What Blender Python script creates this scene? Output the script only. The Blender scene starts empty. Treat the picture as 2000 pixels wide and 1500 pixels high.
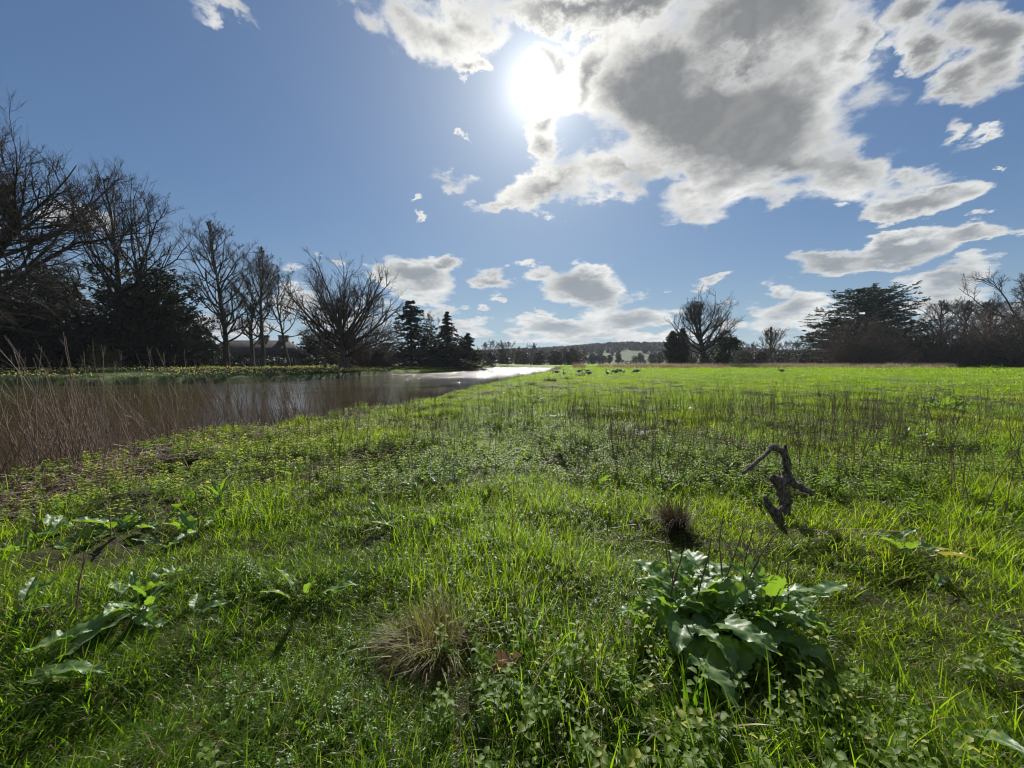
import bpy, math, random
import numpy as np
from mathutils import Vector, Matrix, Euler, noise as mnoise
random.seed(7)
rng = np.random.default_rng(7)
sc = bpy.context.scene
col = sc.collection
PI = math.pi

# ------------------------------------------------------------------ camera
CAM_H, PITCH, FPX = 1.45, math.radians(3.2), 753.0
cam = bpy.data.objects.new('camera', bpy.data.cameras.new('camera'))
col.objects.link(cam)
cam.location = (0, 0, CAM_H)
cam.rotation_euler = (PI/2 - PITCH, 0, 0)
cam.data.sensor_width = 36
cam.data.lens = 36*FPX/2000
cam.data.clip_start = 0.05
cam.data.clip_end = 9000
sc.camera = cam

def ray(px, py):
    """direction seen at a place of the 2000x1500 photograph"""
    f = Vector((0, math.cos(PITCH), -math.sin(PITCH)))
    u = Vector((0, math.sin(PITCH), math.cos(PITCH)))
    return (f*FPX + Vector((1, 0, 0))*(px-1000) + u*(750-py)).normalized()

def gp(px, py, z=0.0):
    """ground point"""
    d = ray(px, py)
    t = (z-CAM_H)/d.z
    return Vector((d.x*t, d.y*t, z))

def at(px, py, Y):
    d = ray(px, py)
    t = Y/d.y
    return Vector((0, 0, CAM_H)) + d*t

# ------------------------------------------------------------------ sun and sky
SUN = ray(1052, 168)
SUN_EL = math.asin(SUN.z)
SUN_AZ = math.atan2(SUN.x, SUN.y)
ld = bpy.data.lights.new('sun', 'SUN')
ld.energy = 5.0
ld.angle = math.radians(0.5)
ld.color = (1.0, 0.955, 0.88)
lo = bpy.data.objects.new('sun', ld)
col.objects.link(lo)
lo.rotation_euler = SUN.to_track_quat('Z', 'Y').to_euler()
sc.view_settings.view_transform = 'Standard'
sc.view_settings.look = 'None'
sc.view_settings.exposure = 0.5
sc.view_settings.gamma = 1.0
sc.view_settings.use_curve_mapping = False

w = bpy.data.worlds.new("World")
sc.world = w
w.use_nodes = True
wt = w.node_tree
wt.nodes.clear()
WN, WL = wt.nodes, wt.links
def link(a, b): WL.new(a, b)
def wnode(t, **k):
    n = WN.new(t)
    for a, b in k.items(): setattr(n, a, b)
    return n
def put(sock, v):
    if isinstance(v, bpy.types.NodeSocket): WL.new(v, sock)
    else: sock.default_value = v
def M(op, a, b=None, c=None, clamp=False):
    n = WN.new('ShaderNodeMath'); n.operation = op; n.use_clamp = clamp
    put(n.inputs[0], a)
    if b is not None: put(n.inputs[1], b)
    if c is not None: put(n.inputs[2], c)
    return n.outputs[0]
def VM(op, a, b=None, s=None):
    n = WN.new('ShaderNodeVectorMath'); n.operation = op
    put(n.inputs[0], a)
    if b is not None: put(n.inputs[1], b)
    if s is not None: put(n.inputs['Scale'], s)
    return n.outputs['Value'] if op in ('DOT_PRODUCT', 'LENGTH') else n.outputs[0]
def SS(x, lo_, hi_, a=0.0, b=1.0):
    n = WN.new('ShaderNodeMapRange'); n.interpolation_type = 'SMOOTHSTEP'
    put(n.inputs[0], x)
    for i, v in enumerate((lo_, hi_, a, b)): put(n.inputs[i+1], v)
    return n.outputs[0]
def MIX(f, a, b):
    n = WN.new('ShaderNodeMix'); n.data_type = 'RGBA'
    put(n.inputs[0], f); put(n.inputs[6], a); put(n.inputs[7], b)
    return n.outputs[2]
def NOI(vec, scale, detail, rough=0.55, lac=2.1, colr=False, dist=0.0):
    n = WN.new('ShaderNodeTexNoise'); n.noise_dimensions = '3D'
    put(n.inputs['Vector'], vec)
    n.inputs['Scale'].default_value = scale
    n.inputs['Detail'].default_value = detail
    n.inputs['Roughness'].default_value = rough
    n.inputs['Lacunarity'].default_value = lac
    n.inputs['Distortion'].default_value = dist
    return n.outputs['Color'] if colr else n.outputs['Fac']

D = wnode('ShaderNodeTexCoord').outputs['Generated']
sky = wnode('ShaderNodeTexSky', sky_type='NISHITA', sun_disc=False)
sky.sun_elevation = SUN_EL
sky.sun_rotation = SUN_AZ
sky.altitude = 60
sky.air_density = 1.0
sky.dust_density = 0.3
sky.ozone_density = 3.0
sep = wnode('ShaderNodeSeparateXYZ'); link(D, sep.inputs[0])
# position on the cloud deck: features grow towards the zenith
deck = VM('SCALE', D, s=M('DIVIDE', 1.0, M('ADD', M('MAXIMUM', sep.outputs[2], 0.0), 0.28)))
warp = VM('SUBTRACT', NOI(deck, 4.2, 6, 0.62, colr=True), (0.5, 0.5, 0.5))
elev = M('MAXIMUM', sep.outputs[2], 0.03)
Dw = VM('ADD', D, VM('SCALE', warp, s=M('MULTIPLY', M('ADD', elev, 0.14), 0.34)))

# each cloud of the photograph: centre, half axes, turn (degrees), in photograph pixels; thickness
CLOUDS = [
 (1395,225,310,150,-16,1.25),(1460,60,270,100,4,1.15),(1290,190,190,130,10,1.15),(1230,335,240,54,8,.7),(1080,375,120,42,14,.7),(985,408,80,20,14,.55),
 (1560,310,200,72,-14,.85),(1650,318,170,64,-22,.85),(1765,335,90,36,-8,.7),(1778,396,104,32,3,.95),(1350,395,120,50,0,.6),(1500,380,90,40,0,.6),
 (1655,85,66,66,20,.8),(1800,45,120,70,10,.95),(1940,90,140,95,26,1.0),(1875,190,110,40,22,.75),(1820,120,80,50,20,.8),(1853,255,42,20,14,.5),(1920,258,72,16,24,.6),
 (1550,110,50,46,20,.6),(1750,167,24,11,12,.5),(1640,410,24,9,8,.4),(1310,432,46,14,12,.4),(1935,326,11,7,0,.4),(1450,395,46,22,0,.45),
 (790,35,180,86,-26,.62),(720,70,90,46,-35,.55),(930,50,70,60,-60,.6),(870,80,100,66,-30,.6),(680,10,110,44,0,.5),(1110,18,200,46,-4,.85),(1200,30,150,60,0,.9),(960,20,60,40,-60,.45),
 (610,14,80,24,-10,.45),(430,-4,100,34,0,.45),(920,163,48,24,-8,.62),(872,350,68,24,-14,.6),(895,275,13,7,0,.4),(815,424,16,6,0,.4),(806,385,18,6,0,.35),
 (1062,125,52,40,10,.8),(1085,225,50,42,30,.8),(1075,290,40,60,20,.7),(1140,170,40,90,-10,.7),
 (1620,510,118,27,8,1.0),(1745,490,145,32,8,1.05),(1885,468,105,22,8,.85),(1958,456,34,16,0,.6),(1840,556,128,36,5,1.0),(1850,590,140,40,0,.7),
 (1522,571,52,19,2,.75),(1384,549,50,11,16,.5),(1345,562,16,8,10,.5),(1430,593,32,15,0,.7),(1545,605,86,30,8,.8),(1510,640,60,36,0,.7),(1300,570,10,6,0,.4),(1264,555,12,8,-30,.4),
 (812,538,92,46,-14,1.05),(875,521,42,21,-8,.8),(960,548,54,25,-4,.9),(975,581,22,10,0,.55),(1062,530,58,20,8,.7),(1148,566,104,48,-18,1.15),(1222,580,52,26,-10,.8),
 (1062,608,50,12,0,.6),(946,606,19,10,0,.55),(900,600,18,10,0,.55),(1090,636,110,30,3,.9),(1225,628,84,30,8,.9),(1010,650,54,22,0,.7),(862,605,48,22,0,.7),
 (1150,662,170,20,0,.7),(1280,632,44,14,0,.6),(905,640,60,20,0,.6),(620,498,30,11,-8,.55),(662,505,28,13,0,.55),(714,512,24,11,0,.5),(566,517,34,14,0,.55),
 (160,425,80,36,0,.7),(1345,652,60,14,0,.6),(1425,640,50,16,0,.6),(955,655,60,16,0,.6),(1470,600,24,10,0,.5),(1185,598,34,9,6,.5),(1120,500,22,8,0,.4),(1600,640,60,24,0,.7),(1330,610,26,8,0,.45),(590,590,90,34,0,.7),(690,620,100,34,0,.7),(1700,640,120,40,0,.6),(430,640,120,34,0,.7),(1950,620,120,40,0,.6),
 # behind the viewer
 (-1200,300,500,160,10,1.0),(3300,200,500,200,-10,1.2),(1000,-900,500,260,10,1.3),(200,-700,300,140,0,.8),(2300,-500,400,260,0,1.2),
]
field = None
def add_blob(c, e1, a, b, th):
    global field
    e1 = (e1 - c*e1.dot(c)).normalized()
    e2 = c.cross(e1)
    R = Matrix((e1, e2, c)).transposed()
    g = WN.new('ShaderNodeTexGradient'); g.gradient_type = 'SPHERICAL'
    tm = g.texture_mapping; tm.vector_type = 'TEXTURE'
    tm.translation = c; tm.rotation = R.to_euler(); tm.scale = (a*1.28, b*1.28, 0.9)
    link(Dw, g.inputs[0])
    v = M('MULTIPLY', g.outputs['Fac'], th)
    # smooth union keeps a cloud of several blobs in one piece
    if field is None: field = v
    else: field = M('SMOOTH_MAX', field, v, 0.10) if th >= .85 else M('MAXIMUM', field, v)
for (x, y, a, b, r, th) in CLOUDS:
    r = math.radians(r)
    c = ray(x, y)
    p1 = ray(x + a*math.cos(r), y - a*math.sin(r)); p2 = ray(x + b*math.sin(r), y + b*math.cos(r))
    add_blob(c, p1-c, (p1-c).length, (p2-c).length, th)
for (az, el, a, b) in ((120, 25, .35, .14), (165, 35, .5, .2), (205, 15, .4, .1), (245, 40, .5, .25), (150, 10, .3, .07), (95, 12, .2, .06), (-80, 12, .2, .05), (230, 8, .3, .05), (180, 65, .3, .2)):
    az, el = math.radians(az), math.radians(el)
    c = Vector((math.sin(az)*math.cos(el), math.cos(az)*math.cos(el), math.sin(el)))
    add_blob(c, Vector((math.cos(az), -math.sin(az), 0.05)), a, b, 1.0)

n1 = NOI(deck, 5.0, 8, 0.54)
nb = NOI(deck, 2.6, 3, 0.5)
sunv = VM('SCALE', VM('SUBTRACT', tuple(SUN), D), s=0.06)
n2 = NOI(VM('ADD', deck, sunv), 5.0, 3, 0.5)
relief = M('SUBTRACT', NOI(deck, 5.0, 4, 0.5), n2)
puff = M('ADD', M('MULTIPLY', M('SUBTRACT', n1, 0.5), 1.9), M('MULTIPLY', M('SUBTRACT', nb, 0.5), 1.5))
rim = M('MINIMUM', M('MULTIPLY', field, 3.0), 0.75)
dens = M('SUBTRACT', M('ADD', field, M('MULTIPLY', puff, rim)), 0.17)
alpha = SS(dens, -0.015, 0.32)
body = M('ADD', M('MULTIPLY', field, 0.75), M('MULTIPLY', dens, 0.32))
thick = SS(M('ADD', body, M('MULTIPLY', M('SUBTRACT', nb, 0.5), 0.42)), 0.20, 0.88)
sd = VM('DOT_PRODUCT', D, tuple(SUN))
ang = M('ARCCOSINE', M('MINIMUM', sd, 1.0))
SKY_S = 0.05
K = 0.66/SKY_S
def expf(x, s, k): return M('MULTIPLY', M('EXPONENT', M('MULTIPLY', x, -1.0/s)), k)
near = expf(ang, 0.30, 1.0)
lit = MIX(near, (0.90*K, 0.91*K, 0.90*K, 1), (1.35*K, 1.31*K, 1.20*K, 1))
shade = MIX(SS(sep.outputs[2], 0.05, 0.45), (0.37*K, 0.42*K, 0.47*K, 1), (0.27*K, 0.28*K, 0.285*K, 1))
rel = SS(relief, -0.20, 0.20)
tone = M('MULTIPLY', thick, M('SUBTRACT', 1.2, M('MULTIPLY', rel, 0.42)), clamp=True)
billow = SS(M('SUBTRACT', n1, n2), -0.15, 0.15, 1.10, 0.80)
cloud = VM('SCALE', MIX(tone, lit, shade), s=billow)
# the air: less glare towards the sun than the raw model, deeper blue away from it
lum = VM('DOT_PRODUCT', sky.outputs[0], (0.3, 0.5, 0.2))
skyc = VM('MULTIPLY', VM('SCALE', sky.outputs[0], s=M('DIVIDE', 1.0, M('ADD', 0.80, M('MULTIPLY', lum, 0.105)))), (0.64, 0.90, 1.10))
hz = M('MULTIPLY', M('EXPONENT', M('MULTIPLY', M('MAXIMUM', sep.outputs[2], 0.0), -9.0)), 0.85)
skyc = MIX(hz, skyc, (0.52*K, 0.66*K, 0.79*K, 1))
veil = M('ADD', expf(ang, 0.13, 0.50*K), expf(ang, 0.45, 0.17*K))
base = VM('ADD', skyc, VM('SCALE', (1.0, 0.98, 0.93), s=veil))
alpha = M('MULTIPLY', alpha, SS(sep.outputs[2], 0.0, 0.03))
c1 = MIX(M('MULTIPLY', alpha, 0.97), base, cloud)
core = M('ADD', M('MULTIPLY', SS(M('ADD', ang, M('MULTIPLY', M('SUBTRACT', n1, 0.5), 0.11)), 0.056, 0.022), 2.2*K), expf(ang, 0.036, 1.9*K))
c2 = VM('ADD', c1, VM('SCALE', (1.0, 0.985, 0.94), s=core))
bg = wnode('ShaderNodeBackground'); bg.inputs['Strength'].default_value = SKY_S
link(c2, bg.inputs['Color'])
wo = wnode('ShaderNodeOutputWorld'); link(bg.outputs[0], wo.inputs[0])
w.cycles.sampling_method = 'MANUAL'
w.cycles.sample_map_resolution = 1024
sc.cycles.max_bounces = 6
sc.cycles.diffuse_bounces = 3
sc.cycles.glossy_bounces = 2
sc.cycles.transmission_bounces = 4
sc.cycles.transparent_max_bounces = 8
sc.cycles.caustics_reflective = False
sc.cycles.caustics_refractive = False
sc.cycles.filter_width = 1.2
sc.cycles.use_denoising = True
sc.cycles.denoiser = 'OPENIMAGEDENOISE'
sc.cycles.denoising_input_passes = 'RGB_ALBEDO_NORMAL'
sc.cycles.denoising_prefilter = 'ACCURATE'

# ------------------------------------------------------------------ helpers
def tag(o, label=None, cat=None, group=None, kind=None):
    if label: o['label'] = label
    if cat: o['category'] = cat
    if group: o['group'] = group
    if kind: o['kind'] = kind
    return o

def raw_mesh(name, V, F, mat=None, smooth=False, mats=None, midx=None):
    """V (n,3); F list of index arrays, each (m,3) or (m,4)"""
    V = np.asarray(V, dtype=np.float32)
    F = [np.asarray(f, dtype=np.int32) for f in F if len(f)]
    me = bpy.data.meshes.new(name)
    me.vertices.add(len(V)); me.vertices.foreach_set('co', V.ravel())
    nl = sum(f.size for f in F); nf = sum(len(f) for f in F)
    me.loops.add(nl); me.polygons.add(nf)
    me.loops.foreach_set('vertex_index', np.concatenate([f.ravel() for f in F]))
    tot = np.concatenate([np.full(len(f), f.shape[1], np.int32) for f in F])
    st = np.concatenate([[0], np.cumsum(tot)[:-1]]).astype(np.int32)
    me.polygons.foreach_set('loop_start', st)
    me.polygons.foreach_set('loop_total', tot)
    if smooth: me.polygons.foreach_set('use_smooth', np.ones(nf, dtype=bool))
    for m in (mats or ([mat] if mat else [])): me.materials.append(m)
    if midx is not None: me.polygons.foreach_set('material_index', np.asarray(midx, np.int32))
    me.update(calc_edges=True)
    return me

def obj(name, me, parent=None, loc=None):
    o = bpy.data.objects.new(name, me)
    col.objects.link(o)
    if parent: o.parent = parent
    if loc is not None: o.location = loc
    return o

def empty(name, loc, rz=0.0):
    o = bpy.data.objects.new(name, None)
    o.empty_display_size = 0.2
    col.objects.link(o); o.location = loc; o.rotation_euler = (0, 0, rz)
    return o

def fattr(me, name, vals, domain='POINT', typ='FLOAT'):
    a = me.attributes.new(name, typ, domain)
    key = {'FLOAT': 'value', 'INT': 'value', 'FLOAT_VECTOR': 'vector'}[typ]
    a.data.foreach_set(key, np.asarray(vals, np.int32 if typ == 'INT' else np.float32).ravel())

# lattice noise ------------------------------------------------------
def _h(ix, iy, s):
    n = (ix.astype(np.int64)*374761393 + iy.astype(np.int64)*668265263 + s*974711) & 0x7fffffff
    n = ((n ^ (n >> 13))*1274126177) & 0x7fffffff
    return ((n ^ (n >> 16)) & 0xffff)/65535.0
def vnoise(x, y, s=0):
    ix, iy = np.floor(x), np.floor(y)
    fx, fy = x-ix, y-iy
    fx, fy = fx*fx*(3-2*fx), fy*fy*(3-2*fy)
    a, b, c, d = _h(ix, iy, s), _h(ix+1, iy, s), _h(ix, iy+1, s), _h(ix+1, iy+1, s)
    return (a*(1-fx)+b*fx)*(1-fy) + (c*(1-fx)+d*fx)*fy
def fbm(x, y, octv=4, s=0, rough=0.5):
    v, a, t = 0, 1, 0
    for i in range(octv):
        v = v + a*vnoise(x*2**i+17.3*i, y*2**i-9.1*i, s+i); t += a; a *= rough
    return v/t
def sst(x, a, b):
    t = np.clip((x-a)/(b-a), 0, 1); return t*t*(3-2*t)

# ------------------------------------------------------------------ land
WATER_Z = -0.55
RIVER = np.array([(-9, -60), (-7.6, -12), (-7.0, 0), (-6.9, 4.9), (-6.8, 6.4), (-6.6, 7.6), (-6.2, 9), (-5.6, 11.3), (-4.5, 14.4), (-3.1, 22.3),
    (-0.2, 36), (3.4, 54), (8.5, 78), (12.5, 96), (17, 120), (17, 146), (7, 160), (-9, 156), (-11.5, 130), (-8.8, 107), (-14.7, 80), (-19, 65.5),
    (-22.2, 56), (-24, 44.5), (-28, 38), (-36, 34), (-43, 32), (-70, 27), (-120, 22), (-210, 10), (-210, -60)], float)
def river_sd(x, y):
    """signed distance to the shore line, negative over water"""
    shp = x.shape; P = np.stack([x.ravel(), y.ravel()], 1)
    d2 = np.full(len(P), 1e18); ins = np.zeros(len(P), bool)
    n = len(RIVER)
    for i in range(n):
        a, b = RIVER[i], RIVER[(i+1) % n]
        e = b-a; wv = P-a
        t = np.clip((wv@e)/(e@e), 0, 1)
        q = wv - t[:, None]*e
        d2 = np.minimum(d2, (q*q).sum(1))
        c = (a[1] > P[:, 1]) != (b[1] > P[:, 1])
        if abs(e[1]) > 1e-9:
            xs = a[0] + (P[:, 1]-a[1])*e[0]/e[1]
            ins ^= c & (P[:, 0] < xs)
    d = np.sqrt(d2); d[ins] *= -1
    return d.reshape(shp)

def H(x, y):
    x = np.asarray(x, float); y = np.asarray(y, float)
    sd = river_sd(x, y) + (fbm(x*0.9, y*0.9, 3, 5)-0.5)*0.9
    far = sst(-(x+1.0) + (y-20)*0.06, 2, 8) * sst(y, 18, 30)          # the far bank
    far = np.where(sd > 0, far, 0)
    und = (fbm(x*1.05, y*1.05, 3, 11)-0.5)*0.37 + (fbm(x*3.1, y*3.1, 2, 31)-0.5)*0.09
    und = und*sst(-np.hypot(x, y), -160, -60) + (fbm(x*0.05, y*0.05, 3, 3)-0.5)*0.35*sst(y, 20, 60)
    h = und
    h = h + far*0.42*sst(sd, 0, 14)
    bank = np.where(sd > 0, -0.62 + 0.62*sst(sd, -0.5, 1.2 - 0.5*far), -0.62 - 0.7*sst(-sd, 0, 2.5))
    h = h*sst(sd, -0.2, 1.6) + bank
    r = y
    hill = (23*sst(r, 420, 900)*sst(x, -330, 220) + 7*sst(r, 420, 900)*sst(x, 60, 260))*(1-.75*sst(x/np.maximum(r, 1), .40, .75)) + 8*sst(r, 330, 620)
    hill = hill + 14*sst(np.abs(x), 300, 900)*sst(r, 300, 1200) + (fbm(x*0.004, y*0.004, 3, 8)-.5)*12*sst(r, 400, 800)
    return h + hill
def Hz(x, y): return float(H(np.array([x]), np.array([y]))[0])
def on(px, Y):
    """the point of the land at depth Y below photograph column px"""
    x = ray(px, 708).x/ray(px, 708).y*Y
    return Vector((x, Y, Hz(x, Y)))
def hit(px, py):
    d = ray(px, py); t = 0.5
    o = Vector((0, 0, CAM_H))
    while t < 400:
        p = o + d*t
        if p.z < Hz(p.x, p.y): break
        t += 0.02 + t*0.004
    return Vector((p.x, p.y, Hz(p.x, p.y)))

# node material helpers ---------------------------------------------
class Mat:
    def __init__(s, name):
        s.m = bpy.data.materials.new(name); s.m.use_nodes = True
        s.t = s.m.node_tree; s.t.nodes.clear()
        s.out = s.n('ShaderNodeOutputMaterial')
    def n(s, t, **k):
        nd = s.t.nodes.new(t)
        for a, b in k.items(): setattr(nd, a, b)
        return nd
    def p(s, sock, v):
        if isinstance(v, bpy.types.NodeSocket): s.t.links.new(v, sock)
        else: sock.default_value = v
    def math(s, op, a, b=None, c=None, clamp=False):
        nd = s.n('ShaderNodeMath', operation=op, use_clamp=clamp)
        s.p(nd.inputs[0], a)
        if b is not None: s.p(nd.inputs[1], b)
        if c is not None: s.p(nd.inputs[2], c)
        return nd.outputs[0]
    def noise(s, vec, scale, detail=3, rough=0.5):
        nd = s.n('ShaderNodeTexNoise')
        if vec is not None: s.p(nd.inputs['Vector'], vec)
        nd.inputs['Scale'].default_value = scale; nd.inputs['Detail'].default_value = detail; nd.inputs['Roughness'].default_value = rough
        return nd.outputs['Fac']
    def mapr(s, v, a, b, c=0.0, d=1.0):
        nd = s.n('ShaderNodeMapRange', interpolation_type='SMOOTHSTEP')
        s.p(nd.inputs[0], v)
        for i, q in enumerate((a, b, c, d)): s.p(nd.inputs[i+1], q)
        return nd.outputs[0]
    def mix(s, f, a, b):
        nd = s.n('ShaderNodeMix', data_type='RGBA')
        s.p(nd.inputs[0], f); s.p(nd.inputs[6], a); s.p(nd.inputs[7], b)
        return nd.outputs[2]
    def pos(s): return s.n('ShaderNodeNewGeometry').outputs['Position']
    def objc(s): return s.n('ShaderNodeTexCoord').outputs['Object']
    def attr(s, name, typ='GEOMETRY'):
        nd = s.n('ShaderNodeAttribute', attribute_name=name, attribute_type=typ); return nd.outputs['Fac']
    def rand(s): return s.n('ShaderNodeObjectInfo').outputs['Random']
    def bsdf(s, colr, rough=0.6, spec=0.4, bump=None, bstr=0.4, bdist=0.02):
        b = s.n('ShaderNodeBsdfPrincipled')
        s.p(b.inputs['Base Color'], colr); s.p(b.inputs['Roughness'], rough); s.p(b.inputs['Specular IOR Level'], spec)
        if bump is not None:
            bn = s.n('ShaderNodeBump'); s.p(bn.inputs['Height'], bump)
            bn.inputs['Strength'].default_value = bstr; bn.inputs['Distance'].default_value = bdist
            s.t.links.new(bn.outputs[0], b.inputs['Normal'])
        s.t.links.new(b.outputs[0], s.out.inputs[0])
        s.b = b
        return s.m
    def leafy(s, colr, tcol, tf=0.45, rough=0.42, spec=0.5, bump=None, bstr=0.3, bdist=0.003):
        s.bsdf(colr, rough, spec, bump, bstr, bdist)
        tr = s.n('ShaderNodeBsdfTranslucent'); s.p(tr.inputs[0], tcol)
        mx = s.n('ShaderNodeMixShader'); s.p(mx.inputs[0], tf)
        s.t.links.new(s.b.outputs[0], mx.inputs[1]); s.t.links.new(tr.outputs[0], mx.inputs[2])
        s.t.links.new(mx.outputs[0], s.out.inputs[0])
        return s.m
def c4(r, g, b): return (r, g, b, 1.0)

# the ground sheet ----------------------------------------------------
def build_ground():
    th = np.concatenate([np.radians(np.arange(-66, 66, 0.22)), np.radians(np.arange(66, 294, 3.0))])
    r = [0.25]
    while r[-1] < 4500: r.append(r[-1]*(1.013 if r[-1] < 130 else 1.035) + (0.02 if r[-1] < 40 else 0))
    r = np.array(r)
    T, Rr = np.meshgrid(th, r)
    X, Y = Rr*np.sin(T), Rr*np.cos(T)
    Z = H(X, Y)
    V = np.stack([X.ravel(), Y.ravel(), Z.ravel()], 1)
    nr, nt = X.shape
    i = np.arange(nr-1)[:, None]*nt; j = np.arange(nt)[None]; j2 = (j+1) % nt
    Q = np.stack([(i+j), (i+nt+j), (i+nt+j2), (i+j2)], -1).reshape(-1, 4)
    V = np.vstack([V, [[0, 0, Hz(0, 0)]]])
    c = len(V)-1
    Tt = np.stack([np.full(nt, c), np.arange(nt), (np.arange(nt)+1) % nt], 1)
    return V, [Q, Tt]
g = Mat('meadow_ground')
P_ = g.pos()
sepz = g.n('ShaderNodeSeparateXYZ'); g.p(sepz.inputs[0], P_)
dist = g.n('ShaderNodeVectorMath', operation='LENGTH'); g.p(dist.inputs[0], P_)
dd = dist.outputs['Value']
n_big, n_mid, n_fin = g.noise(P_, 0.09, 4), g.noise(P_, 0.9, 5, 0.6), g.noise(P_, 14, 5, 0.7)
green = g.mix(g.mapr(n_mid, .35, .65), c4(.120, .200, .014), c4(.170, .250, .022))
green = g.mix(g.mapr(n_big, .40, .62), green, c4(.160, .220, .030))
soil = g.mix(g.mapr(n_fin, .4, .6), c4(.030, .024, .014), c4(.050, .055, .018))
farness = g.mapr(dd, 16, 75)
cc = g.mix(g.math('MULTIPLY', farness, g.mapr(n_fin, .30, .55, .75, 1.0)), soil, green)
mud = g.mix(g.mapr(n_fin, .35, .65), c4(.030, .022, .015), c4(.070, .052, .034))
cc = g.mix(g.mapr(sepz.outputs[2], -0.22, -0.36), cc, mud)
cc = g.mix(g.mapr(dd, 300, 420), cc, g.mix(g.mapr(n_big, .35, .6), c4(.042, .072, .010), c4(.032, .052, .012)))
rough = g.math('MULTIPLY', g.mapr(sepz.outputs[0], -17, -21), g.mapr(sepz.outputs[1], 26, 30))  # left far bank: rough growth, with tree shade painted into its darker green
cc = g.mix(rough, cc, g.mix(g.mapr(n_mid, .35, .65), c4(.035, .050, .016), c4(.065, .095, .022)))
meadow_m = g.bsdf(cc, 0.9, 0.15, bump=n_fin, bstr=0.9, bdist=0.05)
gV, gF = build_ground()
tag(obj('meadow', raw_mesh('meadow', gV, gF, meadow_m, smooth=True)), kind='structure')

# the water -------------------------------------------------------------
wm = Mat('river_water')
WP = wm.n('ShaderNodeMapping'); wm.p(WP.inputs[0], wm.pos()); WP.inputs['Scale'].default_value = (0.75, 1.5, 1)
wr = wm.noise(WP.outputs[0], 2.6, 5, 0.62)
wr2 = wm.noise(WP.outputs[0], 0.16, 2, 0.5)
calm = wm.mapr(wr2, .38, .60, 0.35, 1.0)
wsep = wm.n('ShaderNodeSeparateXYZ'); wm.p(wsep.inputs[0], wm.pos())
open_w = wm.mapr(wsep.outputs[1], 22, 60, 0.15, 2.2)
hgt = wm.math('MULTIPLY', wm.math('MULTIPLY', wr, calm), open_w)
water_m = wm.bsdf(c4(.060, .043, .022), wm.mapr(wsep.outputs[1], 30, 70, 0.05, 0.16), 0.5, bump=hgt, bstr=1.0, bdist=0.12)
wm.b.inputs['IOR'].default_value = 1.333
wv = [(-209, -58, WATER_Z), (40, -58, WATER_Z), (40, 165, WATER_Z), (-209, 165, WATER_Z)]
tag(obj('river', raw_mesh('river', wv, [np.array([[0, 1, 2, 3]])], water_m)), kind='structure')

# ------------------------------------------------------------------ scatter
def scatter(name, protos, pts, rot, scl, idx, tint, label=None, kind='stuff'):
    """plants of one kind strewn over the land, one object"""
    pc = bpy.data.collections.new(name + '_kinds')
    for i, p in enumerate(protos):
        o = bpy.data.objects.new('%s_kind_%02d' % (name, i), p)
        pc.objects.link(o)
    me = bpy.data.meshes.new(name)
    me.vertices.add(len(pts)); me.vertices.foreach_set('co', np.asarray(pts, np.float32).ravel())
    fattr(me, 'prot', rot, typ='FLOAT_VECTOR'); fattr(me, 'pscl', scl, typ='FLOAT_VECTOR')
    fattr(me, 'pidx', idx, typ='INT'); fattr(me, 'tint', tint)
    o = obj(name, me)
    ng = bpy.data.node_groups.new(name, 'GeometryNodeTree')
    ng.interface.new_socket('Geometry', in_out='INPUT', socket_type='NodeSocketGeometry')
    ng.interface.new_socket('Geometry', in_out='OUTPUT', socket_type='NodeSocketGeometry')
    N = ng.nodes; L = ng.links
    gi, go = N.new('NodeGroupInput'), N.new('NodeGroupOutput')
    ci = N.new('GeometryNodeCollectionInfo'); ci.inputs['Collection'].default_value = pc
    ci.inputs['Separate Children'].default_value = True; ci.inputs['Reset Children'].default_value = True
    ip = N.new('GeometryNodeInstanceOnPoints'); ip.inputs['Pick Instance'].default_value = True
    def na(nm, t):
        a = N.new('GeometryNodeInputNamedAttribute'); a.data_type = t; a.inputs[0].default_value = nm
        return [s for s in a.outputs if s.enabled][0]
    L.new(gi.outputs[0], ip.inputs['Points']); L.new(ci.outputs[0], ip.inputs['Instance'])
    L.new(na('pidx', 'INT'), ip.inputs['Instance Index'])
    L.new(na('prot', 'FLOAT_VECTOR'), ip.inputs['Rotation']); L.new(na('pscl', 'FLOAT_VECTOR'), ip.inputs['Scale'])
    L.new(ip.outputs[0], go.inputs[0])
    md = o.modifiers.new('strewn', 'NODES'); md.node_group = ng
    tag(o, label, None, None, kind)
    return o

def sector(n_per_m2, r0, r1, half=math.radians(64), centre=0.0):
    n = int(n_per_m2*half*(r1*r1-r0*r0))
    r = np.sqrt(rng.uniform(r0*r0, r1*r1, n)); a = centre + rng.uniform(-half, half, n)
    return r*np.sin(a), r*np.cos(a)

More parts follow.
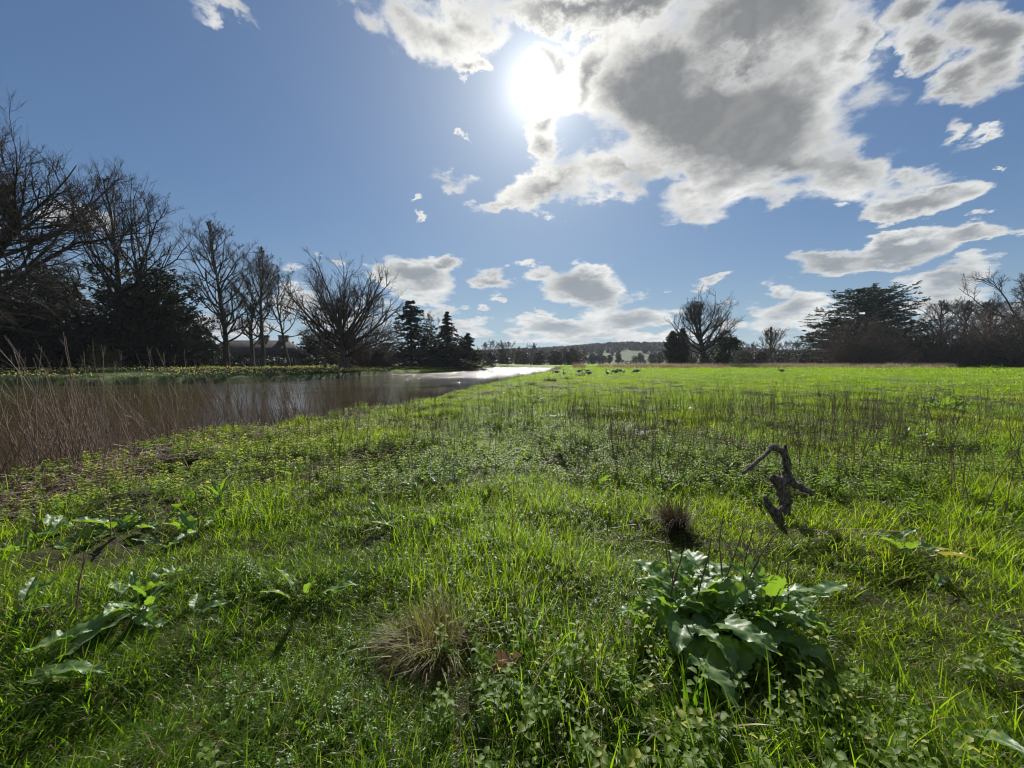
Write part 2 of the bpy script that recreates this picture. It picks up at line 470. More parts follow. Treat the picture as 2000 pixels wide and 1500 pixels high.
def blades(n, rad, h0, h1, wd, lean, bend, segs=4, seed=0, curl=0.5, power=0.5):
    """a tuft of tapering grass blades -> V, [quads, tris], per-vertex tone and height"""
    r = np.random.default_rng(seed)
    rr = rad*r.random(n)**power; aa = r.uniform(0, 2*PI, n)
    base = np.stack([rr*np.cos(aa), rr*np.sin(aa), np.full(n, -0.02)], 1)
    hh = r.uniform(h0, h1, n); da = aa + r.normal(0, 1.1, n)
    ln = np.abs(r.normal(lean, lean*0.6, n)) ; bd = np.abs(r.normal(bend, bend*0.6, n))
    dirh = np.stack([np.cos(da), np.sin(da), 0*da], 1)
    side = np.stack([-np.sin(da+r.normal(0, curl, n)), np.cos(da+r.normal(0, curl, n)), 0*da], 1)
    P = base.copy(); Vs = []; ang = ln.copy()
    for k in range(segs+1):
        w_ = wd*(1-(k/segs)**1.6)*r.uniform(.8, 1.2, n) if k < segs else None
        if k < segs:
            Vs += [P - side*w_[:, None]*.5, P + side*w_[:, None]*.5]
        else:
            Vs += [P]
        ang = ang + bd/segs*(1+k*.5)
        ang = np.minimum(ang, 2.6)
        P = P + (dirh*np.sin(ang)[:, None] + np.array([0, 0, 1])*np.cos(ang)[:, None])*(hh/segs)[:, None]
    V = np.stack(Vs, 1).reshape(-1, 3); m = 2*segs+1
    o_ = np.arange(n)[:, None]*m
    Q = np.concatenate([o_ + np.array([[2*k, 2*k+1, 2*k+3, 2*k+2]]) for k in range(segs-1)])
    T = o_ + np.array([[2*segs-2, 2*segs-1, 2*segs]])
    tone = np.repeat(r.random(n), m)
    ht = np.tile(np.array([k/segs for k in range(segs) for _ in (0, 1)] + [1.0]), n)
    return V, [Q, T], tone, ht
def tuft_mesh(name, mat, *a, **k):
    V, F, tone, ht = blades(*a, **k)
    me = raw_mesh(name, V, F, mat, smooth=True)
    fattr(me, 'tone', tone); fattr(me, 'ht', ht)
    return me

gm = Mat('grass_blade')
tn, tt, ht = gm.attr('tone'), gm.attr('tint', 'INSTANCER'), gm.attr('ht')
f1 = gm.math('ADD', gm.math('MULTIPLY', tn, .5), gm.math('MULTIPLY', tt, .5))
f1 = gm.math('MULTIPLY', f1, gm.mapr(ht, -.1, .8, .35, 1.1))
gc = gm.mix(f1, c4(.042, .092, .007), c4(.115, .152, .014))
dry = gm.mapr(tn, .88, .93)
gc = gm.mix(dry, gc, c4(.26, .20, .10))
tcg = gm.mix(f1, c4(.18, .41, .009), c4(.53, .63, .012))
tcg = gm.mix(dry, tcg, c4(.32, .25, .12))
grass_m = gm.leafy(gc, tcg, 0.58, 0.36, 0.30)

CLEAR = [(hit(*q[:2]), q[2]) for q in ((1432, 1245, .42), (1520, 1028, .30), (1322, 1040, .14), (205, 1215, .25), (275, 1205, .12), (850, 1290, .30), (950, 1330, .16), (1790, 1100, .16), (240, 1045, .22), (360, 1065, .25), (592, 1195, .12), (742, 1250, .12), (372, 1218, .15))]
def is_land(x, y, m=0.35): return river_sd(x, y) > m
lush = lambda x, y: fbm(x*0.75, y*0.75, 3, 51)
nett = lambda x, y: fbm(x*0.42+3, y*0.42, 3, 77)

midp = lambda x, y: sst(y, 3.6, 5.0)*sst(-y, -15, -9)*sst(x, -6, -1)*sst(-x, -1.25*y-1, -.6*y)
def build_grass():
    near = [tuft_mesh('t%d' % i, grass_m, 40, .075, (.05, .06, .07, .09, .05)[i], (.13, .15, .18, .23, .14)[i], .0046, (.35, .6, .4, .55, .8)[i], (1.0, 1.3, 1.1, 1.7, 1.2)[i], seed=i+1) for i in range(5)]
    mid = [tuft_mesh('m%d' % i, grass_m, 46, .17, .05, .15, .0072, .35, .9, segs=3, seed=i+21) for i in range(4)]
    far = [tuft_mesh('f%d' % i, grass_m, 70, .55, .06, .15, .018, .4, .8, segs=3, seed=i+41) for i in range(3)]
    vfar = [tuft_mesh('v%d' % i, grass_m, 110, 1.6, .07, .17, .045, .4, .8, segs=2, seed=i+61) for i in range(3)]
    X, Y, I, S = [], [], [], []
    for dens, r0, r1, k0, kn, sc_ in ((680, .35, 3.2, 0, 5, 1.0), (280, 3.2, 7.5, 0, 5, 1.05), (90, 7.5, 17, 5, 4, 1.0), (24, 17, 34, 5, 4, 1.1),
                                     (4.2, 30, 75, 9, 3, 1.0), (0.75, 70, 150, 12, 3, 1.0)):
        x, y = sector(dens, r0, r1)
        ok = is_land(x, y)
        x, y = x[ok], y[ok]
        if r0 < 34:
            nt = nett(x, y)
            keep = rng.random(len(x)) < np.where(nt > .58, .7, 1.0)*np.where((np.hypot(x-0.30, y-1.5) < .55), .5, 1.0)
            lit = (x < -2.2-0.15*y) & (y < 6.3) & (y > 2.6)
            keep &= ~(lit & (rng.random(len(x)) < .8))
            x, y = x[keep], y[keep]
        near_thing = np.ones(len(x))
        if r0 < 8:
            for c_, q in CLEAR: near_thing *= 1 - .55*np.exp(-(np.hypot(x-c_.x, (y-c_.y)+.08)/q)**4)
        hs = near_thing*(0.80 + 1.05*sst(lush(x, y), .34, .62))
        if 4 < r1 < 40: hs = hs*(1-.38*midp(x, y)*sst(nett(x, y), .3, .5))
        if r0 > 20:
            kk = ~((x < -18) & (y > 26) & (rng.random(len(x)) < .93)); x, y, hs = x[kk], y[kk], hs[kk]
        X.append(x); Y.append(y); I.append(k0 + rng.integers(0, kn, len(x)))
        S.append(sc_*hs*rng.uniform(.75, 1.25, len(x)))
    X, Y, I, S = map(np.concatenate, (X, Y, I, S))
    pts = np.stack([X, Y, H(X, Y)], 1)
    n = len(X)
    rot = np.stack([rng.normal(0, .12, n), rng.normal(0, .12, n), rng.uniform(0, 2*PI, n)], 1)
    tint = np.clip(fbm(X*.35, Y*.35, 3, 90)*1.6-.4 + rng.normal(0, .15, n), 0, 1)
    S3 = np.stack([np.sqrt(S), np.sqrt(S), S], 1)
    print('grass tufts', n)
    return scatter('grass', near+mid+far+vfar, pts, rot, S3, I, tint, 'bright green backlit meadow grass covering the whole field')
build_grass()

# ------------------------------------------------------------------ trees
def unit(v): return v/np.maximum(np.linalg.norm(v, axis=-1, keepdims=True), 1e-9)
def grow(st, d, ln, S, wand, trop, r, tgt=(0, 0, 1)):
    """polylines (N,S+1,3) from starts, directions and lengths"""
    P = [st]; d = unit(d); p = st
    for k in range(S):
        d = unit(d + r.normal(0, wand, d.shape) + np.asarray(trop).reshape(-1, 1)*np.array(tgt))
        p = p + d*(ln/S)[:, None]; P.append(p)
    return np.stack(P, 1)
def tubes(P, R, sides=3):
    """P (N,S,3), R (N,S) -> V, quads"""
    N, S, _ = P.shape
    T = np.empty_like(P); T[:, 1:-1] = P[:, 2:]-P[:, :-2]; T[:, 0] = P[:, 1]-P[:, 0]; T[:, -1] = P[:, -1]-P[:, -2]
    T = unit(T)
    ref = np.where(np.abs(T[:, :1, 2:3]) > .9, np.array([1., 0, 0]), np.array([0, 0, 1.]))
    ref = np.broadcast_to(ref, T.shape)
    A = unit(np.cross(T, ref)); B = np.cross(T, A)
    ph = np.arange(sides)/sides*2*PI
    ring = P[:, :, None] + R[:, :, None, None]*(A[:, :, None]*np.cos(ph)[:, None] + B[:, :, None]*np.sin(ph)[:, None])
    V = ring.reshape(-1, 3)
    b = (np.arange(N)*S*sides)[:, None, None]; s = (np.arange(S-1)*sides)[None, :, None]
    j = np.arange(sides)[None, None]; j2 = (j+1) % sides
    Q = np.stack([b+s+j, b+s+j2, b+s+sides+j2, b+s+sides+j], -1).reshape(-1, 4)
    return V, Q
def join(parts):
    V, Fq, o = [], {}, 0
    for v, fs in parts:
        for f in (fs if isinstance(fs, list) else [fs]):
            if len(f): Fq.setdefault(f.shape[1], []).append(f+o)
        V.append(v); o += len(v)
    return np.concatenate(V), [np.concatenate(x) for x in Fq.values()]
def lerp_poly(P, t):
    """points and tangents on polylines P (N,S,3) at t (N,)"""
    S = P.shape[1]-1; x = np.clip(t, 0, .999)*S; i = x.astype(int); f = (x-i)[:, None]
    n = np.arange(len(P))
    return P[n, i]*(1-f)+P[n, i+1]*f, unit(P[n, i+1]-P[n, i])
def kids(P, R, L, per, t0, t1, ang, lenf, r, S, wand, trop, rad0, minr, flat=0.0, tpow=1.0, taper=.75):
    """children of every polyline; per = count each"""
    N = len(P); k = np.repeat(np.arange(N), per)
    n = len(k)
    t = t0 + (t1-t0)*r.random(n)**tpow
    q, tg = lerp_poly(P[k], t)
    a = r.normal(ang, .18, n)
    perp = unit(np.cross(tg, unit(r.normal(0, 1, (n, 3)))))
    if flat: perp = unit(perp*np.array([1, 1, 1-flat]))
    d = tg*np.cos(a)[:, None] + perp*np.sin(a)[:, None]
    ln = L[k]*lenf*(1-taper*t)*r.uniform(.6, 1.25, n)
    pr = R[k, 0] + (R[k, -1]-R[k, 0])*t
    r0 = np.maximum(np.minimum(pr*.75, rad0), minr)
    C = grow(q, d, ln, S, wand, trop, r)
    CR = r0[:, None]*np.linspace(1, .35, S+1)[None]; CR = np.maximum(CR, minr*.55)
    return C, CR, ln

BARKS = {}
def bark(name, a, b, rough=.9):
    if name in BARKS: return BARKS[name]
    m = Mat('bark_'+name); p = m.objc()
    n = m.noise(p, 3.5, 5, .65)
    BARKS[name] = m.bsdf(m.mix(m.mapr(n, .35, .65), c4(*a), c4(*b)), rough, .15, bump=n, bstr=.8, bdist=.05)
    return BARKS[name]
bark('grey', (.050, .043, .034), (.110, .095, .075))
bark('dark', (.030, .026, .020), (.065, .055, .042))
bark('brown', (.075, .055, .042), (.140, .105, .080))
bark('pale', (.16, .14, .11), (.26, .23, .19))
def leafmat(name, a, b, ta, tf=.25, rough=.55):
    m = Mat(name); n = m.noise(m.objc(), .9, 4, .6); t = m.attr('tone')
    f = m.math('ADD', m.math('MULTIPLY', n, .6), m.math('MULTIPLY', t, .4))
    return m.leafy(m.mix(m.mapr(f, .3, .7), c4(*a), c4(*b)), c4(*ta), tf, rough, .25)
yew_m = leafmat('yew_needles', (.014, .026, .012), (.045, .060, .028), (.05, .07, .02), .2)
cedar_m = leafmat('cedar_needles', (.016, .034, .026), (.040, .066, .045), (.04, .07, .03), .18)
spruce_m = leafmat('spruce_needles', (.018, .032, .018), (.040, .060, .030), (.04, .07, .03), .18)
gold_m = leafmat('golden_twig_leaves', (.16, .15, .03), (.30, .26, .06), (.34, .30, .06), .4)
wood_m = leafmat('far_wood_crowns', (.026, .025, .020), (.055, .052, .038), (.05, .05, .03), .12)

def bare(name, h, r0, spread, prof, seed, n1=26, a0=1.15, a1=.35, lead=1.0, n2=7, n3=6, n4=5, trop=.10, wand=.16, minr=.016,
         lo=.22, stems=1, mat='grey', fan=0.0, twist=0.0, lean=(0, 0), cut=None):
    """a leafless tree -> (trunk mesh, crown mesh); prof = [(height fraction, reach fraction)]"""
    r = np.random.default_rng(seed)
    px = np.array([p[0] for p in prof]); py = np.array([p[1] for p in prof])
    S = 12
    st = np.zeros((stems, 3)); st[:, :2] = r.normal(0, .25*(stems > 1), (stems, 2)); st[:, 2] = -.3
    d = np.tile([lean[0], lean[1], 1.0], (stems, 1)); d[:, :2] += r.normal(0, .03+fan, (stems, 2))
    L = h*lead*r.uniform(.82, 1.0, stems); L[0] = h*lead
    T = grow(st, d, L, S, .045+twist, .05, r)
    tt = np.linspace(0, 1, S+1)
    TR = r0*(1-.86*tt**.9)*(1+.55*np.exp(-tt*S*.9))/(1 if stems == 1 else 1.35)
    TR = np.repeat(TR[None], stems, 0)
    tv, tq = tubes(T, TR, 9)
    # limbs
    n = n1*stems; k = np.repeat(np.arange(stems), n1)
    t = np.tile(np.linspace(lo, .985, n1), stems) + r.normal(0, .02, n); t = np.clip(t, lo*.8, .99)
    q, tg = lerp_poly(T[k], t)
    az = np.arange(n)*2.4 + r.uniform(0, .9, n); a = a0 + (a1-a0)*(t-lo)/(1-lo) + r.normal(0, .1, n)
    d = np.stack([np.cos(az)*np.sin(a), np.sin(az)*np.sin(a), np.cos(a)], 1)
    zf = q[:, 2]/h
    ln = 1.18*spread*np.interp(zf, px, py)*r.uniform(.78, 1.12, n)/np.maximum(np.sin(a), .5)
    ln = np.minimum(ln, np.maximum((h*1.0 - q[:, 2])/np.maximum(np.cos(a)+trop*1.5, .12), .9)*r.uniform(.85, 1.05, n))
    B = grow(q, d, ln, 9, wand*.8, trop, r)
    br = np.interp(t, tt, TR[0]); b0 = np.minimum(br*.62, .03+.020*ln)
    BR = b0[:, None]*np.linspace(1, .16, 10)[None]; BR = np.maximum(BR, minr)
    C, CR, CL = kids(B, BR, ln, n2, .12, .99, .66, .50, r, 6, wand*.8, trop*.8, .09, minr*1.15, tpow=.8, taper=.62)
    E, ER, EL = kids(C, CR, CL, n3, .1, 1.0, .62, .62, r, 4, wand*.8, trop*.7, .045, minr*.95, tpow=.8, taper=.5)
    parts = [tubes(B, BR, 5), tubes(C, CR, 4), tubes(E, ER, 3)]
    if n4:
        G, GR, GL = kids(E, ER, np.maximum(EL, .35), n4, .15, 1.0, .55, .75, r, 3, wand*.8, trop*.6, .03, minr*.72, taper=.35)
        parts.append(tubes(G, GR, 3))
    V, F = join(parts)
    m = BARKS[mat]
    return raw_mesh(name+'_trunk', tv, [tq], m, smooth=True), raw_mesh(name+'_crown', V, F, m)

def clumps(cent, size, per, r, flat=1.0, ls=.22, asp=.45):
    """leaf-sized quads scattered round clump centres"""
    n = len(cent)*per; c = np.repeat(cent, per, 0); s = np.repeat(size, per)
    off = unit(r.normal(0, 1, (n, 3)))*(r.random(n)**.5*s)[:, None]*np.array([1, 1, flat])
    p = c + off
    a = unit(r.normal(0, 1, (n, 3))*np.array([1, 1, .55])); b = unit(np.cross(a, r.normal(0, 1, (n, 3))))
    l = ls*r.uniform(.5, 1.3, n)
    a = a*l[:, None]; b = b*(l*asp)[:, None]
    V = np.stack([p-a, p-b*.8, p+a, p+b], 1).reshape(-1, 3)
    Q = (np.arange(n)*4)[:, None] + np.arange(4)[None]
    return V, Q, np.repeat(r.random(n), 4)

def conifer(name, h, r0, spread, prof, seed, tiers=24, per=9, droop=-.12, mat=None, flat=.25, dens=1.0, ls=.30, up=0.0, csz=.55, bk='dark', lop=(0, 0), bare_low=.06, twist=.01, gap=0.0):
    r = np.random.default_rng(seed)
    px = np.array([p[0] for p in prof]); py = np.array([p[1] for p in prof])
    S = 12
    T = grow(np.array([[0, 0, -.3]]), np.array([[0, 0, 1.]]), np.array([h+.3]), S, twist, .05, r)
    tt = np.linspace(0, 1, S+1)
    TR = (r0*(1-.95*tt))[None]
    tv, tq = tubes(T, TR, 8)
    t = np.repeat(np.linspace(bare_low, .985, tiers), per) + r.normal(0, .012, tiers*per); t = np.clip(t, .03, .992)
    n = len(t)
    q, _ = lerp_poly(np.repeat(T, n, 0), t)
    az = r.uniform(0, 2*PI, n)
    ln = 1.15*spread*np.interp(t, px, py)*r.uniform(.5, 1.18, n)*(1 + lop[0]*np.cos(az) + lop[1]*np.sin(az))
    if gap: ln = ln*np.where(r.random(n) < gap, .35, 1)
    d = np.stack([np.cos(az), np.sin(az), np.full(n, up)+r.normal(0, .08, n)], 1)
    B = grow(q, d, ln, 7, .07, droop*.35, r)
    BR = (np.minimum(.03+.012*ln, .16))[:, None]*np.linspace(1, .2, 8)[None]
    C, CR, CL = kids(B, BR, ln, 6, .15, 1.0, .9, .38, r, 3, .08, droop*.2, .04, .012, flat=.85)
    allP = np.concatenate([B[:, 2:].reshape(-1, 3), C[:, 1:].reshape(-1, 3)])
    keep = r.random(len(allP)) < dens
    allP = allP[keep]
    cv, cq, tone = clumps(allP, np.full(len(allP), csz)*r.uniform(.5, 1.2, len(allP)), 7, r, flat, ls)
    V, F = join([tubes(B, BR, 4), tubes(C, CR, 3), (cv, cq)])
    nv = len(V)-len(cv); nb = len(F[0])-len(cq)
    me = raw_mesh(name+'_crown', V, F, mats=[BARKS[bk], mat], midx=np.concatenate([np.zeros(nb), np.ones(len(cq))]))
    fattr(me, 'tone', np.concatenate([np.zeros(nv), tone]))
    return raw_mesh(name+'_trunk', tv, [tq], BARKS[bk], smooth=True), me

def evergreen(name, h, rx, ry, seed, n=900, mat=None, lobes=9, low=.0, ls=.28, per=10, csz=.55, bk='dark', peak=1.0):
    """a dense rounded evergreen: lumpy shell of leaf clumps on limbs"""
    r = np.random.default_rng(seed)
    lc = np.stack([r.uniform(-.55, .55, lobes)*rx, r.uniform(-.55, .55, lobes)*ry, h*r.uniform(low+.15, .80, lobes)], 1)
    lr = r.uniform(.32, .55, lobes)*min(rx, h*.6)
    lc[0] = (0, 0, h*.72); lr[0] = min(h*.28*peak, rx*.6)
    k = r.integers(0, lobes, n); u = unit(r.normal(0, 1, (n, 3)))
    p = lc[k] + u*(lr[k]*r.uniform(.62, 1.05, n))[:, None]
    p[:, 2] = np.clip(p[:, 2], h*low+.25, h*1.02)
    fill = np.stack([r.normal(0, .42, n//3)*rx, r.normal(0, .42, n//3)*ry, h*r.uniform(low+.03, .62, n//3)], 1)
    p = np.concatenate([p, fill])
    cv, cq, tone = clumps(p, np.full(len(p), csz)*r.uniform(.6, 1.3, len(p)), per, r, .8, ls)
    m = 26; st = np.tile([0, 0, -.2], (m, 1)) + r.normal(0, .15, (m, 3))*np.array([1, 1, 0])
    tgt = p[r.integers(0, len(p), m)]
    B = grow(st, (tgt-st)*np.array([.5, .5, 1]), np.linalg.norm(tgt-st, axis=1)*.95, 6, .12, 0.0, r)
    BR = np.full((m, 1), .16)*np.linspace(1, .2, 7)[None]
    me = raw_mesh(name+'_crown', cv, [cq], mat); fattr(me, 'tone', tone)
    tv, tq = tubes(B, BR, 5)
    return raw_mesh(name+'_trunk', tv, [tq], BARKS[bk], smooth=True), me

def twiggy(name, h, rx, seed, n0=34, mat='brown', minr=.014, n2=9, n3=7, trop=-.03, wand=.2, a=1.25, lo=0.0):
    """a dense thicket-like rounded tree of fine twigs down to the ground"""
    r = np.random.default_rng(seed)
    st = np.stack([r.normal(0, .12*rx, n0), r.normal(0, .12*rx, n0), np.full(n0, -.2)], 1)
    az = np.arange(n0)*2.4; an = np.sqrt(r.random(n0))*a
    d = np.stack([np.cos(az)*np.sin(an), np.sin(az)*np.sin(an), np.cos(an)+.15], 1)
    ln = 1/np.sqrt((np.cos(an)/h)**2 + (np.sin(an)/rx)**2)*r.uniform(.85, 1.08, n0)*1.1
    B = grow(st, d, ln, 8, .09, trop, r)
    BR = (.03+.012*ln)[:, None]*np.linspace(1, .2, 9)[None]
    C, CR, CL = kids(B, BR, ln, n2, .15, .98, .7, .42, r, 5, wand, trop, .06, minr, taper=.45)
    C[..., 2] = np.maximum(C[..., 2], .1)
    E, ER, EL = kids(C, CR, CL, n3, .1, 1.0, .75, .5, r, 4, wand, trop, .03, minr, taper=.4)
    G, GR, GL = kids(E, ER, EL, 4, .1, 1.0, .7, .6, r, 3, wand, trop*2, .02, minr*.8, taper=.3)
    E[..., 2] = np.maximum(E[..., 2], .05); G[..., 2] = np.maximum(G[..., 2], .05)
    tv, tq = tubes(B, BR, 5); V, F = join([tubes(C, CR, 3), tubes(E, ER, 3), tubes(G, GR, 3)])
    return raw_mesh(name+'_trunk', tv, [tq], BARKS[mat], smooth=True), raw_mesh(name+'_crown', V, F, BARKS[mat])

def plant(kind, meshes, px, Y, label, cat='tree', group=None, rz=None, sc_=1.0, dz=0.0, names=('trunk', 'crown')):
    p = on(px, Y); p.z += dz
    t = empty(kind, p, rng.uniform(0, 6.28) if rz is None else rz)
    t.scale = (sc_,)*3 if not isinstance(sc_, tuple) else sc_
    tag(t, label, cat, group)
    for nm, me in zip(names, meshes): obj(nm, me, t)
    return t
def hpx(py, Y, px=1000): return (708-py)/FPX*Y

# profiles: reach over height
ROUND = [(0, .15), (.2, .55), (.4, .95), (.6, 1.0), (.8, .75), (1, .25)]
OVAL = [(0, .4), (.15, .75), (.4, 1.0), (.65, .8), (.85, .45), (1, .15)]
WIDE = [(0, .6), (.2, .95), (.4, 1.0), (.6, .85), (.8, .55), (1, .2)]
CONE = [(0, .85), (.1, 1.0), (.4, .72), (.7, .38), (.9, .14), (1, .02)]

# --- left bank
plant('giant_tree', bare('giant', 20.6, .75, 13.5, [(0, .5), (.2, .9), (.4, 1), (.6, .95), (.8, .80), (1, .40)], 101, n1=58, a0=1.45, a1=.5, n2=11, n3=8, n4=5, trop=.05, wand=.22, lo=.22, minr=.015, mat='dark'),
      -75, 38, 'giant bare tree at the far left edge reaching its crooked limbs over the dark thicket', rz=1.0)
plant('tall_bare_tree', bare('tall', 25.5, .62, 8.2, [(0, .5), (.15, .9), (.35, 1.0), (.6, .80), (.8, .52), (1, .22)], 102, n1=22, a0=1.30, a1=.30, n2=7, n3=6, n4=4, trop=.12, stems=2, lo=.12, fan=.05, mat='dark', minr=.015),
      240, 53, 'tall bare tree with twin ivy-darkened stems beside the round golden shrub', rz=.3)
plant('lime_tree', bare('lime', 23.2, .45, 6.2, [(0, .5), (.2, .95), (.45, 1.0), (.7, .65), (.9, .32), (1, .12)], 103, n1=42, a0=1.3, a1=.3, n2=7, n3=6, n4=4, trop=.10, lo=.16, minr=.015),
      441, 66, 'tall slender bare tree with one straight trunk, right of the dark yew mass', rz=2.0)
plant('bare_tree', bare('b3', 20.5, .38, 5.0, OVAL, 104, n1=30, a0=1.1, a1=.3, n2=7, n3=6, n4=4, trop=.12, lo=.22, twist=.05, lean=(-.06, 0), minr=.015),
      492, 73, 'bare tree leaning left, first one right of the straight slender tree', rz=0)
plant('bare_tree', bare('b4', 20.5, .36, 5.2, ROUND, 105, n1=28, a0=1.15, a1=.3, n2=7, n3=6, n4=4, trop=.14, lo=.25, minr=.015),
      512, 68, 'bare tree with an upright trunk and open crown beside the left-leaning one', rz=1.5)
plant('bare_tree', bare('b5', 17.0, .30, 5.0, ROUND, 106, n1=20, a0=1.0, a1=.35, n2=6, n3=5, n4=4, trop=.10, lo=.34, twist=.05, minr=.015),
      565, 72, 'smaller open crowned bare tree standing near the two walkers', rz=.5)
plant('spreading_tree', bare('oak', 15.0, .85, 9.0, [(0, .5), (.12, .85), (.3, 1.0), (.55, .95), (.8, .75), (1, .5)], 107, n1=38, a0=1.38, a1=.24, n2=8, n3=7, n4=4, trop=.08, lo=.30, stems=1, fan=.0, wand=.13, lead=.50, minr=.014, mat='grey'),
      672, 62, 'broad dense fan shaped bare tree on the bright lawn left of the tiered cedar', rz=0)
plant('thin_tree', bare('thin', 11, .16, 3.0, OVAL, 108, n1=18, n2=6, n3=5, n4=3, trop=.08, lo=.25, minr=.013),
      634, 60, 'thin young bare tree standing close in front of the fan shaped tree', rz=0)
plant('yew_tree', evergreen('yewa', 15.0, 11.0, 6, 110, n=2100, mat=yew_m, lobes=12, per=11), 292, 58, 'huge dark yew mass behind the tall twin-stemmed bare tree', 'tree')
plant('yew_tree', evergreen('yewb', 13.5, 9, 5, 111, n=1700, mat=yew_m, lobes=10, per=11), 60, 51, 'dark evergreen thicket under the giant tree at the left edge', 'tree')
plant('yew_tree', evergreen('yewe', 10.5, 6, 5, 112, n=900, mat=yew_m, lobes=9, per=11), -70, 50, 'dark evergreen cut by the left edge of the photo below the giant limbs', 'tree')
plant('drooping_tree', twiggy('droop', 12.5, 7.5, 113, n0=40, mat='dark', trop=-.06, minr=.013), 118, 49, 'drooping brown twiggy tree between the left evergreens', 'tree')
plant('drooping_tree', twiggy('droop2', 11.5, 7.0, 114, n0=38, mat='dark', trop=-.05, minr=.013), 318, 56, 'low twiggy tree filling the space right of the tall twin stems', 'tree')
plant('drooping_tree', twiggy('droop3', 9.5, 6.2, 115, n0=36, mat='brown', trop=-.05, minr=.014), 716, 71, 'brown weeping thicket just right of the fan shaped tree', 'tree')
plant('golden_shrub', twiggy('gold', 3.3, 2.3, 116, n0=60, mat='pale', trop=.04, minr=.010, n2=8, n3=6)[:1] + (evergreen('goldl', 3.3, 2.0, 1.8, 117, n=420, mat=gold_m, lobes=6, ls=.09, per=14, csz=.35)[1],),
      205, 49, 'small rounded golden green shrub at the foot of the tall tree', 'shrub', names=('stem', 'foliage'))
for i, (px, Y, s_, lb) in enumerate(((395, 80, .62, 'dark evergreen left of the long roof, lower than the yew mass'), (610, 100, .72, 'dark evergreen behind the walkers at the right end of the long roof'),
        (648, 98, .70, 'dark evergreen behind the fan shaped tree, left half'), (690, 100, .62, 'dark evergreen behind the fan shaped tree, right half'), (742, 96, .52, 'low dark evergreen in the dip before the tiered cedar'))):
    plant('evergreen_tree', evergreen('evg%d' % i, 14, 8, 6, 120+i, n=700, mat=yew_m, lobes=10, per=9, ls=.34), px, Y, lb, 'tree', sc_=s_)
TIER = [(0, .9), (.12, 1.0), (.3, .90), (.5, .78), (.7, .55), (.88, .32), (1, .10)]
plant('cedar_tree', conifer('ceda', 14.6, .42, 7.4, TIER, 130, tiers=15, per=15, droop=-.25, mat=cedar_m, flat=.22, dens=.8, ls=.22, up=.25, csz=.38, gap=.25), 803, 85, 'dark tiered cedar on the far bank, tallest of the conifers by the water')
plant('bare_tree', bare('b6', 13, .22, 3.6, OVAL, 131, n1=20, n2=6, n3=5, n4=3, trop=.12, minr=.02, lo=.2), 846, 96, 'thin bare tree squeezed between the two tall conifers')
plant('spruce_tree', conifer('spra', 13.3, .30, 7.4, CONE, 132, tiers=18, per=11, droop=-.2, mat=spruce_m, flat=.35, dens=.8, ls=.20, csz=.34, gap=.3), 873, 91, 'pointed spruce with open tips right of the tiered cedar')
plant('fir_tree', conifer('fira', 8.8, .25, 5.8, [(0, 1), (.3, .9), (.6, .55), (.85, .22), (1, .03)], 133, tiers=14, per=10, droop=-.1, mat=spruce_m, flat=.45, dens=.9, ls=.24, csz=.42, gap=.2), 914, 99, 'shorter dense fir at the right end of the conifer group')
plant('evergreen_tree', evergreen('evgx', 8.0, 7.0, 4, 134, n=500, mat=yew_m, per=9, ls=.3), 838, 93, 'low dark evergreen filling the foot of the cedar and spruce')
plant('evergreen_tree', evergreen('evgy', 7.0, 6.5, 3, 135, n=400, mat=yew_m, per=9, ls=.3), 895, 95, 'low dark evergreen between the spruce and the short fir')

hz_mesh = [evergreen('hz%d' % i, 10, 4.6, 4, 165+i, n=150, mat=wood_m, ls=.75, per=6, csz=.9, lobes=6, low=.12) for i in range(2)]
def small_shrub(px, Y, h, r_, lb, seed, m=yew_m):
    plant('round_shrub', evergreen('rs%d' % seed, h, r_, r_, seed, n=150, mat=m, lobes=5, ls=.12, per=14, csz=.3), px, Y, lb, 'shrub', names=('stem', 'foliage'))
small_shrub(734, 78, 1.5, 1.3, 'round dark clipped shrub on the lawn left of the cedar', 140)
small_shrub(756, 79, 1.4, 1.2, 'round dark clipped shrub close under the cedar edge', 141)
small_shrub(722, 74, 1.0, .9, 'smallest dark shrub at the foot of the brown weeping thicket', 142)

# --- the distance
dmesh = [bare('d%d' % i, 12, .28, 5.0, pr, 150+i, n1=20, n2=6, n3=5, n4=3, a0=1.2, a1=.35, trop=.10, lo=lo_, minr=.045, mat=mm)
         for i, (pr, lo_, mm) in enumerate(((ROUND, .25, 'grey'), (OVAL, .15, 'brown'), (ROUND, .4, 'grey')))]
dever = evergreen('dev', 10, 6, 5, 160, n=330, mat=wood_m, ls=.7, per=7, csz=1.1)
for px, Y, s_, i, lb in ((944, 150, .74, 1, 'low brown bare tree just right of the short fir'), (962, 200, 1.0, 1, 'rounded bare tree left of the thin distant one across the water'),
        (992, 175, .85, 2, 'thin tall-trunked bare tree at the far end of the river'), (975, 215, .98, 0, 'bare tree behind the thin one at the river end, left side'),
        (1012, 210, .80, 1, 'low bare tree right of the thin one at the river end'), (1036, 205, .92, 0, 'round crowned bare tree above the middle of the glittering water'),
        (1058, 230, .75, 1, 'bare tree right of the round crowned one over the water'), (1080, 230, .75, 0, 'bare tree above the right end of the glittering water'),
        (1102, 225, .78, 2, 'thin bare tree before the start of the wooded hill'), (1124, 215, .82, 0, 'tallest bare tree beside the left foot of the wooded hill'),
        (1138, 228, .66, 1, 'low bare tree ending the row left of the hill')):
    plant('distant_tree', dmesh[i], px, Y, lb, 'tree', 'bare trees across the end of the river', sc_=s_)
